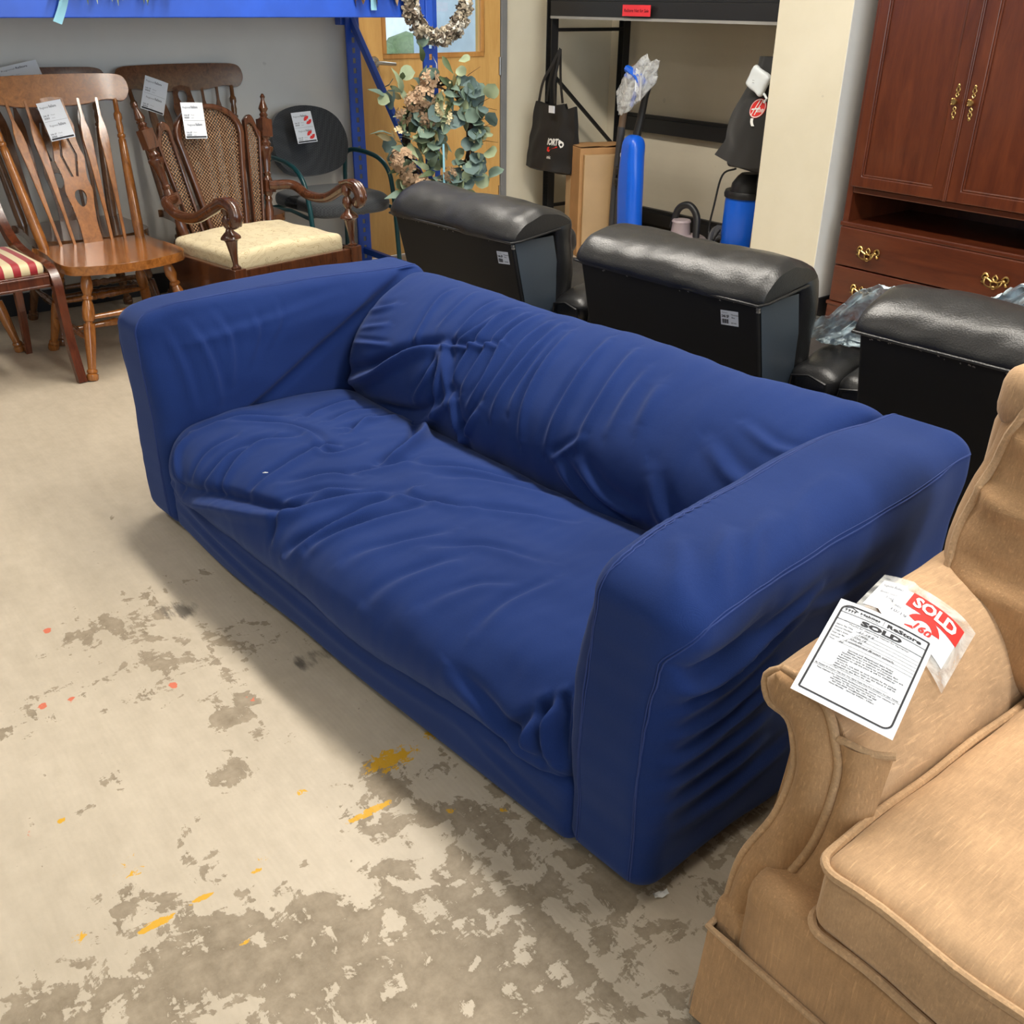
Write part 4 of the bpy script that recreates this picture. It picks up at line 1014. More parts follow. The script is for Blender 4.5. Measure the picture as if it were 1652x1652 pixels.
# ------------------------------------------------------------------ wooden arrow-back chairs
LEGP = [(0, .011), (.05, .017), (.10, .022), (.16, .024), (.20, .018), (.225, .015), (.235, .022), (.26, .022), (.27, .016), (.30, .021), (.36, .025), (.42, .025), (.455, .021), (.46, .015), (.475, .015), (.48, .023), (.56, .024), (.72, .021), (.86, .017), (.895, .016), (.905, .021), (.925, .022), (.935, .018), (.945, .024), (.985, .024), (1, .020)]
POSTP = [(0, .020), (.10, .023), (.35, .021), (.60, .018), (.71, .016), (.72, .012), (.73, .017), (.745, .017), (.755, .012), (.80, .015), (.84, .012), (.86, .017), (.89, .017), (.91, .011), (1, .010)]
def arrow_chair(loc, rz, label, wd, wf, splat=True, rail_half=.325, lean=-.375):
    t = thing('arrow_back_chair', label, 'chair', loc, rz)
    out = [(.235, -.17), (.265, -.08), (.272, 0), (.265, .08), (.235, .17), (.19, .225), (.10, .238), (.0, .232), (-.10, .222), (-.21, .222), (-.222, .20), (-.222, -.20), (-.21, -.222), (-.10, -.222), (.0, -.232), (.10, -.238), (.19, -.225)]
    P = catmull(out+[out[0]], 3)[:-1]
    sm_ = M(); sm_.plate([tuple(p) for p in P], [], .036, lambda a, b, h: (a, b*1.06, .440+h))
    sm_.build('seat', wf, t, smooth=40, bevel=.011, seg=3)
    for fx, fy, tx, ty in ((.235, -.245, .155, -.165), (.235, .245, .155, .165), (-.275, -.235, -.16, -.155), (-.275, .235, -.16, .155)):
        M().lathe(LEGP, (tx, ty, .428), (fx, fy, .0), 16).build('leg', wd, t)
    def at(fx, fy, tx, ty, z): k = 1-z/.428; return (tx+(fx-tx)*k, ty+(fy-ty)*k, z)
    SP = [(0, .009), (.08, .010), (.3, .013), (.42, .017), (.45, .012), (.5, .018), (.55, .012), (.58, .017), (.7, .013), (.92, .010), (1, .009)]
    for s in (-1, 1):
        M().lathe(SP, at(.235, s*.245, .155, s*.165, .155), at(-.275, s*.235, -.16, s*.155, .155), 12).build('stretcher', wd, t)
    M().lathe(SP, (.0, -.222, .155), (.0, .222, .155), 12).build('stretcher', wd, t)
    M().lathe(SP, at(.235, -.245, .155, -.165, .245), at(.235, .245, .155, .165, .245), 12).build('stretcher', wd, t)
    M().lathe(SP, at(-.275, -.235, -.16, -.155, .22), at(-.275, .235, -.16, .155, .22), 12).build('stretcher', wd, t)
    # back plane leans away
    bx, bz, tx, tz = -.195, .455, lean, 1.03
    def BP(y, k, th): # k 0..1 up the back
        cur = .028*(1-(y/.3)**2)*sm(np.array(k), .3, 1.0)
        return (bx+(tx-bx)*k-float(cur)+th*.95, y, bz+(tz-bz)*k+th*.3)
    for s in (-1, 1):
        p = Vector((bx, s*.205, bz-.01)); q = Vector((tx-.005, s*.262, tz-.02))
        M().lathe(POSTP, p, q, 16).build('back_post', wd, t)
    ys = [.085, .145] if splat else [.02, .075, .13]
    for s in (-1, 1):
        for y in ys:
            y0, y1 = s*y*.95, s*y*1.28
            o_ = [(-.006, 0), (-.007, .2), (-.015, .55), (-.020, .70), (-.017, .77), (-.007, .85), (-.006, 1.02)]
            L = [(a, k) for a, k in o_]+[(-a, k) for a, k in o_[::-1]]
            M().plate(L, [], .010, lambda a, k, th: BP(y0+(y1-y0)*k+a, k, th)).build('arrow_slat', wd, t, smooth=30, bevel=.002)
    if splat:
        hw = [(0, .036), (.12, .034), (.25, .040), (.36, .050), (.43, .044), (.50, .047), (.58, .055), (.64, .048), (.72, .045), (.79, .052), (.85, .046), (.93, .040), (1.02, .040)]
        Q = catmull([(a, b*1.14) for a, b in hw], 4)
        L = [(-b, a) for a, b in Q]+[(b, a) for a, b in Q[::-1]]
        oval = lambda cy, rx, ry, n=14: [(rx*math.cos(2*math.pi*i/n)*(1+.25*math.sin(2*math.pi*i/n)), cy+ry*math.sin(2*math.pi*i/n)) for i in range(n)]
        holes = [oval(.31, .024, .060), oval(.88, .022, .055)]
        for s in (-1, 1):
            c = [(s*.010, .46), (s*.030, .60), (s*.012, .74)]
            holes.append([(c[0][0]-.005, c[0][1]), (c[0][0]+.005, c[0][1]-.004), (c[1][0]+.006, c[1][1]), (c[2][0]+.005, c[2][1]+.004), (c[2][0]-.005, c[2][1]), (c[1][0]-.005, c[1][1])])
        M().plate(L, holes, .012, lambda a, k, th: BP(a, k, th)).build('splat', wf, t, smooth=30)
    r = rail_half
    o_ = [(-r+.035, -.012), (-r+.10, -.004), (-r+.2, -.020), (0, -.022), (r-.2, -.020), (r-.10, -.004), (r-.035, -.012), (r-.008, .012), (r, .045), (r-.012, .080), (r-.045, .094), (r-.12, .098), (0, .100), (-r+.12, .098), (-r+.045, .094), (-r+.012, .080), (-r, .045), (-r+.008, .012)]
    Q = catmull(o_+[o_[0]], 4)[:-1]
    m = M()
    # subdivide the crest along y so that it can curve
    m.plate([tuple(p) for p in Q], [], .022, lambda a, b, th: (tx-.028*(1-(a/.3)**2)-.31*b*.6+th*.95, a, tz-.02+b+th*.3))
    m.build('crest_rail', wf, t, smooth=35, bevel=.005, seg=2)
    return t
oak_chair = arrow_chair((-4.32, 1.213, 0), 3, 'honey oak arrow-back chair with pierced splat, front of the wooden chairs', OAK, OAK_FLAT)
DOAK_F = wood('dark_oak_flat', (.065, .025, .010), (.190, .078, .030), sc=(3, 22, 22), rough=.2, coat=.7)
arrow_chair((-4.855, 1.255, 0), 1, 'dark brown arrow-back chair with a white tag behind the honey oak chair', DOAK, DOAK_F, lean=-.325)
arrow_chair((-4.85, 1.94, 0), 1, 'dark brown arrow-back chair behind the cane armchair with window glare on its crest rail', DOAK, DOAK_F, lean=-.325)
arrow_chair((-4.86, .585, 0), 3, 'brown wooden chair at the left edge showing a single turned foot behind the striped chair', OAK, OAK_FLAT, lean=-.325)

# ------------------------------------------------------------------ striped chair at the left edge
sc = thing('striped_chair', 'mahogany sabre-leg chair with red and cream striped seat at the left edge', 'chair', (-4.33, .685, 0), 5)
for s in (-1, 1):
    P = catmull([(-.37, s*.20, .98), (-.335, s*.205, .80), (-.28, s*.21, .62), (-.20, s*.213, .52), (-.10, s*.217, .47), (.05, s*.222, .452), (.17, s*.226, .445), (.215, s*.228, .40), (.222, s*.229, .30), (.235, s*.230, .16), (.275, s*.232, .0)], 6)
    m = M(); n = len(P); vs = []; fs = []
    for i in range(n):
        d = Vector(P[min(i+1, n-1)])-Vector(P[max(i-1, 0)]); d.normalize(); nn = Vector((-d.z, 0, d.x))
        wv = .021 if i < n*.75 else .021-.006*(i-n*.75)/(n*.25)
        for dy, dn in ((-.017, -wv), (-.009, -wv), (-.006, -wv+.004), (.006, -wv+.004), (.009, -wv), (.017, -wv), (.017, wv), (-.017, wv)):
            vs.append(Vector(P[i])+nn*dn+Vector((0, dy, 0)))
    for i in range(n-1):
        for k_ in range(8): fs.append((i*8+k_, i*8+(k_+1) % 8, (i+1)*8+(k_+1) % 8, (i+1)*8+k_))
    fs += [tuple(range(7, -1, -1)), tuple((n-1)*8+k_ for k_ in range(8))]
    m.add(vs, fs).build('side_frame', MAHOG, sc, smooth=35)
    m = M(); m.tube([(-.20, s*.20, .43), (-.215, s*.2, .2), (-.25, s*.2, 0)], [.024, .021, .019], 4); m.build('rear_leg', MAHOG, sc, smooth=0, bevel=.002)
m = M().box((.185, -.21, .385), (.212, .21, .44)).box((.208, -.21, .39), (.216, .21, .397)).box((.208, -.21, .425), (.216, .21, .433)); m.build('front_rail', MAHOG, sc, smooth=0, bevel=.003)
M().box((-.215, -.2, .385), (-.19, .2, .44)).build('rear_rail', MAHOG, sc, smooth=0, bevel=.003)
for z in (.72, .93):
    M().tube([(-.30-.15*(z-.7)-.03*math.cos(y*7), y, z) for y in np.linspace(-.2, .2, 11)], [.030]*11, 8, flat=.35, upv=(1, 0, .3)).build('back_rail', MAHOG, sc)
V, F, N = rbox((-.20, -.207, .425), (.192, .207, .482), .025, .015); V[:, 2] += .012*(V[:, 2] > .45)*np.clip(1-(V[:, 1]/.2)**2, 0, 1)*np.clip(1-(V[:, 0]/.2)**2, 0, 1)
npbuild('seat', V, F, STRIPES, sc)

# ------------------------------------------------------------------ cane-back armchair
ca = thing('cane_armchair', 'dark carved armchair with cane back, scrolled arms and cream patterned seat cushion', 'chair', (-4.13, 1.805, 0), 10)
m = M().box((-.27, -.315, .27), (.27, -.285, .42)).box((-.27, .285, .27), (.27, .315, .42)).box((.245, -.29, .27), (.275, .29, .42)).box((-.28, -.29, .27), (-.25, .29, .42))
m.build('seat_frame', WALNUT, ca, smooth=0, bevel=.003)
for s in (-1, 1):
    M().box((.232, s*.302-.028, .255), (.288, s*.302+.028, .43)).build('corner_block', WALNUT, ca, smooth=0, bevel=.003)
    M().lathe([(0, .022), (.1, .018), (.2, .024), (.35, .026), (.6, .018), (.8, .014), (.85, .02), (.95, .022), (1, .016)], (.26, s*.302, .26), (.27, s*.302, 0), 14).build('leg', WALNUT, ca)
    M().lathe([(0, .02), (.5, .017), (1, .015)], (-.26, s*.28, .28), (-.33, s*.29, 0), 10).build('leg', WALNUT, ca)
V, F, N = rbox((-.25, -.287, .39), (.225, .287, .478), .028, .015)
V[:, 2] += .012*(V[:, 2] > .44)*np.clip(1-(V[:, 1]/.29)**2, 0, 1); V += N*(vnoise(V, 9, 3)*.006)[:, None]
cu = npbuild('cushion', V, F, DAMASK, ca)
for s in (-1, 1):
    # front arm support, turned
    M().lathe([(0, .016), (.02, .020), (.04, .020), (.06, .013), (.10, .011), (.25, .016), (.42, .024), (.45, .030), (.47, .041), (.50, .040), (.54, .030), (.58, .018), (.62, .013), (.66, .020), (.72, .025), (.78, .020), (.82, .013), (.86, .020), (.92, .022), (1, .016)], (.26, s*.302, .425), (.235, s*.305, .685), 18).build('arm_support', WALNUT, ca)
# the back: leaning plane; local (y, k)
CB = lambda y, k, th=0: (-.235-.095*k+th, y*(.68+.27*k), .42+.553*k+th*.2)
for s in (-1, 1):
    Pp = [(.0, .018), (.04, .020), (.07, .013), (.10, .016), (.20, .022), (.27, .017), (.30, .011), (.315, .016), (.33, .016)]
    m = M(); base = Vector(CB(s*.315, -.04)); top = Vector(CB(s*.325, 1.08))
    prof = [(0, .018), (.03, .02), (.05, .013), (.12, .02), (.20, .022), (.26, .014), (.28, .019), (.30, .014), (.32, .022), (.42, .022), (.44, .016), (.46, .021), (.47, .015), (.54, .019), (.60, .026), (.62, .034), (.64, .034), (.65, .022), (.67, .026), (.69, .018), (.71, .026), (.83, .026), (.845, .015), (.86, .02), (.875, .013), (.90, .022), (.92, .018), (.95, .010), (.965, .008), (.98, .012), (1, .005)]
    m.lathe(prof, base, top, 14)
    for k0, k1 in ((.33, .41), (.71, .83)):
        a = base.lerp(top, k0); b = base.lerp(top, k1); m.beam(a, b, .052, .052, (0, 1, 0))
    m.build('turned_post', WALNUT, ca, smooth=40)
    # wing cane panel with curvy top
    y0, y1 = s*.205, s*.30
    yy = lambda a: y0+(y1-y0)*a
    topk = lambda a: .90-.10*a+.07*math.sin(math.pi*min(1, a*1.25))
    outer = [(0, -.02), (1, -.02)]+[(a, topk(a)) for a in np.linspace(1, 0, 10)]
    inner = [(.16, .05), (.84, .05)]+[(a, topk(a)-.065) for a in np.linspace(.84, .16, 8)]
    M().plate(outer, [inner], .026, lambda a, k, th: CB(yy(a)*(1-.12*(1-k))+0, k, th)).build('wing_frame', WALNUT, ca, smooth=35, bevel=.004)
    M().plate(inner, [], .003, lambda a, k, th: CB(yy(a)*(1-.12*(1-k)), k, th-.004)).build('wing_cane', CANE, ca, smooth=0)
    # scrolled arm
    ap = catmull([CB(s*.318, .38, .02), (-.18, s*.325, .635), (-.08, s*.335, .60), (.05, s*.335, .605), (.17, s*.325, .655), (.25, s*.318, .688), (.305, s*.315, .672), (.318, s*.315, .635), (.295, s*.315, .612), (.272, s*.315, .628)], 6)
    n = len(ap); rad = list(np.interp(np.linspace(0, 1, n), [0, .3, .6, .8, 1], [.022, .022, .025, .027, .013]))
    m = M().tube([tuple(p) for p in ap], rad, 12); m.build('arm', WALNUT, ca)
    for dy in (-.014, 0, .014):
        M().tube([tuple(p) for p in catmull([(.20, s*.315+dy, .690), (.262, s*.315+dy, .704), (.314, s*.315+dy, .688), (.334, s*.315+dy, .645), (.318, s*.315+dy, .608)], 5)], .0085, 8).build('arm_reed', WALNUT, ca)
hwf = lambda k: .140+.062*k
def arch(off):
    L = []
    for k in np.linspace(.0+off, .80, 9): L.append((-hwf(k)+off*.9, k))
    for a in np.linspace(180, 0, 15)[1:-1]: L.append(((hwf(.80)-off*.9)*math.cos(R(a)), .80+(.235-off*1.1)*math.sin(R(a))))
    for k in np.linspace(.80, .0+off, 9): L.append((hwf(k)-off*.9, k))
    return L
M().plate(arch(0), [arch(.035)], .034, lambda a, k, th: CB(a, k, th+.004)).build('back_frame', WALNUT, ca, smooth=35, bevel=.007, seg=3)
M().plate(arch(.035), [], .003, lambda a, k, th: CB(a, k, th)).build('back_cane', CANE, ca, smooth=0)

# ------------------------------------------------------------------ office guest chair
gc = thing('guest_chair', 'charcoal fabric guest chair with teal tubular frame and red-stamped tag', 'chair', (-4.86, 2.55, 0), 4)
V, F, N = rbox((-.24, -.25, .425), (.26, .25, .49), .032, .014)
V[:, 0] = V[:, 0]*(1-.0*V[:, 1]); ed = (np.abs(V[:, 1])/.25)**4; V[:, 0] -= np.sign(V[:, 0])*.07*ed
V[:, 2] -= .03*sm(V[:, 0], .12, .26); V[:, 2] += .008*np.clip(1-(V[:, 1]/.25)**2, 0, 1)
npbuild('seat', V, F, OFFICE, gc)
ol = [(-.17, .0), (-.10, -.028), (.0, -.035), (.10, -.028), (.17, .0), (.21, .05), (.228, .12), (.222, .19), (.19, .255), (.12, .30), (.0, .318), (-.12, .30), (-.19, .255), (-.222, .19), (-.228, .12), (-.21, .05)]
Q = catmull(ol+[ol[0]], 4)[:-1]
m = M().plate([tuple(p) for p in Q], [], .045, lambda a, b, th: (-.165-.08*b/.3-.10*(1-(a/.25)**2)*.4+th, a+.015, .585+b*.97+th*.3))
m.build('backrest', OFFICE, gc, smooth=50, bevel=.018, seg=4)
for s in (-1, 1):
    P = catmull([(-.27, s*.25, 0), (-.26, s*.25, .3), (-.235, s*.25, .60), (-.21, s*.252, .655), (-.12, s*.258, .672), (.06, s*.262, .655), (.16, s*.262, .60), (.20, s*.26, .50), (.225, s*.258, .30), (.25, s*.256, 0)], 7)
    M().tube([tuple(p) for p in P], .0125, 12).build('side_tube', TEAL, gc)
    M().tube([(-.26, s*.25, .40), (.0, s*.25, .425), (.21, s*.258, .41)], .010, 10).build('seat_tube', TEAL, gc)
    M().tube([(-.235, s*.25, .62), (-.23, s*.20, .66), (-.22, s*.15, .68)], .010, 8).build('back_bracket', TEAL, gc)
M().tube([(.18, -.25, .418), (.18, .25, .418)], .010, 8).build('cross_tube', TEAL, gc); M().tube([(-.2, -.25, .412), (-.2, .25, .412)], .010, 8).build('cross_tube', TEAL, gc)

# ------------------------------------------------------------------ price tags on the chairs
price_tag((-4.625, 1.107, 1.010), (-4.625, 1.205, 1.024), (-4.575, 1.135, .868), 'white double price tag hanging on the splat of the honey oak chair')
price_tag((-5.13, 1.095, 1.118), (-5.12, 1.262, 1.150), (-5.10, 1.08, 1.0), 'white price tag half hidden above the crest rail of the front oak chair')
price_tag((-5.02, 1.708, 1.078), (-5.00, 1.805, 1.040), (-4.96, 1.668, .935), 'white price tag hanging left of the cane back on the dark chair behind')
price_tag((-4.385, 1.622, 1.010), (-4.405, 1.726, 1.003), (-4.365, 1.634, .868), 'white price tag taped to the top of the cane armchair back')
price_tag((-4.975, 2.412, .880), (-4.965, 2.520, .886), (-4.925, 2.438, .738), 'white price tag with two red sale stamps on the charcoal guest chair', 1)

# ------------------------------------------------------------------ armoire
ar = thing('armoire', 'dark cherry armoire with two panelled doors, open shelf and brass-handled drawers', 'armoire', (-2.80, 4.165, 0))
AW, AD, AH = 1.0, .54, 1.95
m = M().box((0, .02, .09), (.022, AD, AH)).box((AW-.022, .02, .09), (AW, AD, AH)).box((0, AD-.015, .09), (AW, AD, AH)).box((.0, .0, AH-.03), (AW, AD, AH)).box((.02, .02, .09), (AW-.02, AD, .115)).box((.02, .02, .47), (AW-.02, AD, .49)).box((.02, .02, .63), (AW-.02, AD, .65)).box((.02, .01, .29), (AW-.02, AD, .30))
m.build('carcass', CHERRY, ar, smooth=0, bevel=.002)
for x in (0, AW-.03): M().box((x, .0, .09), (x+.03, .03, AH)).build('stile', CHERRY, ar, smooth=0, bevel=.003)
M().box((.03, .0, .625), (AW-.03, .025, .652)).build('shelf_edge', CHERRYH, ar, smooth=0, bevel=.004)
M().box((-.004, -.012, .470), (AW+.004, .025, .493)).build('drawer_moulding', CHERRYH, ar, smooth=0, bevel=.006, seg=3)
pl = M(); prof = [(0, 0), (.07, 0), (.085, .02), (.105, .035), (.13, .03), (.15, .045), (AW-.15, .045), (AW-.13, .03), (AW-.105, .035), (AW-.085, .02), (AW-.07, 0), (AW, 0), (AW, .10), (0, .10)]
pl.plate(prof, [], .02, lambda a, b, th: (a, -.008+th, b)); pl.box((0, .0, 0), (.02, AD, .10)); pl.box((AW-.02, .0, 0), (AW, AD, .10)); pl.box((-.006, -.022, .095), (AW+.006, .01, .112))
pl.build('plinth', CHERRYH, ar, smooth=0, bevel=.003)
def scroll(m, P, r=.0022): m.tube([tuple(p) for p in catmull(P, 5)], r, 6)
for i in range(2):
    x0 = .027+i*.475; x1 = x0+.471
    d = bpy.data.objects.new('door', None); C.objects.link(d); d.parent = ar; d.location = (0, 0, 0)
    m = M().plate([(x0, .655), (x1, .655), (x1, AH-.035), (x0, AH-.035)], [[(x0+.05, .705), (x1-.065, .705), (x1-.065, AH-.10), (x0+.05, AH-.10)]] if i == 0 else [[(x0+.065, .705), (x1-.05, .705), (x1-.05, AH-.10), (x0+.065, AH-.10)]], .022, lambda a, b, th: (a, -.012+th, b))
    m.build('door_frame', CHERRY, d, smooth=0, bevel=.005, seg=3)
    xa, xb = (x0+.05, x1-.065) if i == 0 else (x0+.065, x1-.05)
    M().box((xa-.01, -.010, .70), (xb+.01, .0, AH-.09)).build('door_panel', CHERRY, d, smooth=0)
    g = M()
    for a, b in (((xa, .705), (xb, .713)), ((xa, AH-.108), (xb, AH-.10)), ((xa, .705), (xa+.008, AH-.10)), ((xb-.008, .705), (xb, AH-.10))): g.box((a[0], -.019, a[1]), (b[0], -.009, b[1]))
    g.build('panel_bead', CHERRY, d, smooth=0, bevel=.003)
    hx = x1-.034 if i == 0 else x0+.034
    h = M()
    for s in (-1, 1):
        scroll(h, [(hx, -.026, 1.05+s*.018), (hx-.006, -.026, 1.05+s*.028), (hx+.007, -.026, 1.05+s*.042), (hx+.006, -.026, 1.05+s*.052), (hx, -.026, 1.05+s*.058)])
        scroll(h, [(hx, -.026, 1.05+s*.018), (hx+.006, -.026, 1.05+s*.028), (hx-.007, -.026, 1.05+s*.042), (hx-.006, -.026, 1.05+s*.052), (hx, -.026, 1.05+s*.058)])
        h.blob((hx, -.026, 1.05+s*.062), .006, 5, (1, .5, 1.3))
        for z in (-.010, 0, .010): h.blob((hx-.013+.004*s, -.027, 1.05+z), .0045, 4)
    h.lathe([(0, .006), (.5, .006), (.6, .012), (1, .010)], (hx, -.024, 1.05), (hx, -.045, 1.05), 12)
    h.build('brass_handle', BRASS, d)
M().box((.4955, -.035, .655), (.503, -.012, AH-.04)).box((.488, -.030, .655), (.509, -.022, AH-.04)).build('astragal', CHERRY, ar, smooth=0, bevel=.004, seg=3)
def bail(m, cx, cz):
    y = -.024
    for s in (-1, 1):
        scroll(m, [(cx+s*.030, y, cz+.010), (cx+s*.040, y, cz+.022), (cx+s*.052, y, cz+.020), (cx+s*.056, y, cz+.004), (cx+s*.046, y, cz-.002), (cx+s*.050, y, cz-.014), (cx+s*.058, y, cz-.012)], .0045)
        scroll(m, [(cx+s*.040, y, cz+.008), (cx+s*.025, y, cz+.0), (cx+s*.012, y, cz-.006), (cx, y, cz-.004)], .004)
        scroll(m, [(cx, y, cz+.024), (cx+s*.011, y, cz+.010), (cx+s*.004, y, cz-.002), (cx+s*.016, y, cz-.012), (cx+s*.012, y, cz-.026)], .0035)
        m.blob((cx+s*.041, y-.006, cz+.006), .0075, 5)
    scroll(m, [(cx-.040, y-.012, cz+.004), (cx-.034, y-.02, cz-.014), (cx-.016, y-.022, cz-.024), (cx+.016, y-.022, cz-.024), (cx+.034, y-.02, cz-.014), (cx+.040, y-.012, cz+.004)], .0035)
    m.blob((cx, y-.002, cz-.030), .010, 5, (1, .5, .9))
for i, (z0, z1) in enumerate(((.292, .470), (.115, .286))):
    d = M().box((.006, -.018, z0), (AW-.006, .01, z1)).build('drawer', CHERRYH, ar, smooth=0, bevel=.006, seg=3)
    for cx in (.18, .80):
        h = M(); bail(h, cx, (z0+z1)/2-.008); h.build('brass_pull', BRASS, d)

# ------------------------------------------------------------------ wreaths and garlands on the blue rack
def leaf_mesh(name, mat, L, W, kind, seed):
    rnd = random.Random(seed); m = M(); n = 5
    vs = []; fs = []
    for i in range(n+1):
        t = i/n
        w_ = W/2*(math.sqrt(max(0, 1-(2*t-1)**2)) if kind == 'round' else math.sin(math.pi*min(1, t**.8))*(1-.3*t))
        w_ = max(w_, .0006)
        zz = .18*L*math.sin(t*2.2+rnd.random())
        vs += [(t*L, -w_, zz+.15*w_), (t*L, 0, zz-.1*w_), (t*L, w_, zz+.15*w_)]
    for i in range(n):
        a = i*3; fs += [(a, a+1, a+4, a+3), (a+1, a+2, a+5, a+4)]
    m.add(vs, fs)
    o = m.build(name, mat, None, smooth=60, fix=False); me = o.data; bpy.data.objects.remove(o); return me
def put(me, name, parent, loc, direc, up, scale=1):
    d = Vector(direc).normalized(); u = Vector(up); z = (u-d*u.dot(d))
    z = z.normalized() if z.length > 1e-4 else d.orthogonal().normalized(); y = z.cross(d)
    o = bpy.data.objects.new(name, me); C.objects.link(o); o.parent = parent
    o.matrix_local = Matrix(((d.x*scale, y.x*scale, z.x*scale, loc[0]), (d.y*scale, y.y*scale, z.y*scale, loc[1]), (d.z*scale, y.z*scale, z.z*scale, loc[2]), (0, 0, 0, 1)))
    return o
rnd = random.Random(11)
wr = thing('eucalyptus_wreath', 'large leafy wreath of eucalyptus and faded hydrangea hanging on the blue rack post', 'wreath', (-4.30, 2.87, .80))
nx = Vector((.78, -.62, 0)).normalized(); ex = Vector((.62, .78, 0)).normalized(); ez = Vector((0, 0, 1))
RC = lambda a, r=.205, d=0: ex*(r*.80*math.cos(a))+ez*(r*1.25*math.sin(a))+nx*d
for j in range(7):
    ph = rnd.random()*6
    M().tube([RC(a, .20+.018*math.sin(a*3+ph)+rnd.uniform(-.008, .008), .016*math.cos(a*4+ph*2)-.01) for a in np.linspace(0, 2*math.pi, 44)[:-1]], .0065, 6, closed=True).build('vine', VINE, wr)
for j in range(10):
    a = rnd.uniform(-.2, 1.2); p = RC(a, .22); q = p+ex*rnd.uniform(.05, .14)+ez*rnd.uniform(-.01, .10)
    M().tube([p, p.lerp(q, .5)+ez*.012, q], [.0022, .0016, .0008], 5).build('twig', VINE, wr)
rounds = [leaf_mesh('leaf', LEAFS[0], .055, .052, 'round', 1), leaf_mesh('leaf', LEAFS[4], .060, .055, 'round', 2), leaf_mesh('leaf', LEAFS[1], .048, .046, 'round', 3)]
longs = [leaf_mesh('leaf', LEAFS[2], .070, .024, 'long', 4), leaf_mesh('leaf', LEAFS[1], .085, .026, 'long', 5), leaf_mesh('leaf', LEAFS[3], .06, .026, 'long', 6), leaf_mesh('leaf', LEAFS[0], .075, .028, 'long', 7)]
for i in range(300):
    a = rnd.uniform(0, 2*math.pi)
    right = math.cos(a) > .25 and math.sin(a) < .75
    if right and rnd.random() < .25: continue
    r = rnd.gauss(.17, .08); side = rnd.choice((-1, 1))
    p = RC(a, r, rnd.uniform(-.01, .055))
    outw = RC(a, 1, 0).normalized()
    d = outw*rnd.uniform(-.2, 1.2)*(1 if r > .2 else -.3)+nx*rnd.uniform(.0, .8)+Vector((rnd.gauss(0, .5), rnd.gauss(0, .5), rnd.gauss(-.2, .5)))
    if right: me = rnd.choice(rounds); p = RC(a, rnd.gauss(.245, .04), rnd.uniform(-.02, .05))
    else: me = rnd.choice(rounds+longs+longs[:1])
    put(me, 'leaf', wr, p, d, nx+Vector((rnd.gauss(0, .5), rnd.gauss(0, .5), .5)), rnd.uniform(1.1, 1.7))
def bloom(c, mat, rad, n):
    m = M()
    for i in range(n):
        v = Vector((rnd.gauss(0, 1), rnd.gauss(0, 1), rnd.gauss(0, 1))).normalized()
        if v.dot(nx) < -.3: v = -v
        p = c+v*rad; e1 = v.orthogonal().normalized(); e2 = v.cross(e1)
        for k in range(4):
            a = k*math.pi/2+i; q = e1*math.cos(a)+e2*math.sin(a); q2 = v.cross(q)
            s = rad*.55
            m.add([p, p+q*s*.6+q2*s*.42+v*.003, p+q*s*1.05+v*.006, p+q*s*.6-q2*s*.42+v*.003], [(0, 1, 2, 3)])
    m.build('hydrangea_bloom', mat, wr, smooth=60, fix=False)
for a, r, mt, rad, n in ((2.0, .18, 0, .036, 16), (1.75, .23, 0, .03, 12), (2.35, .2, 0, .03, 14), (3.05, .25, 2, .020, 7), (2.75, .23, 1, .026, 10), (3.5, .24, 0, .042, 18), (3.85, .235, 1, .036, 16), (4.15, .22, 0, .036, 16), (4.75, .2, 0, .030, 12), (1.3, .12, 2, .022, 8), (.9, .1, 2, .022, 7), (2.9, .1, 2, .016, 5), (2.2, .10, 1, .03, 10), (5.2, .16, 1, .024, 9)):
    bloom(RC(a, r*.95, .065), PETALS[mt], rad*1.35, int(n*1.5))
m = M()
for i in range(26):
    a = rnd.uniform(0, 6.28); p = RC(a, rnd.gauss(.22, .04), .05)
    m.blob(p, rnd.uniform(.004, .007), 3)
o = m.build('berries', PETALS[2], wr)
M().tube([RC(1.57, .23), RC(1.57, .25)+ez*.02, Vector((-.06, .02, .36))], .0022, 6).build('hanging_wire', WHITE, wr)
M().grid(1, 8, lambda a, b: Vector((.05, -.005+.012*a, -.02-.20*b))+nx*.05).build('ribbon', RIBBON, wr)

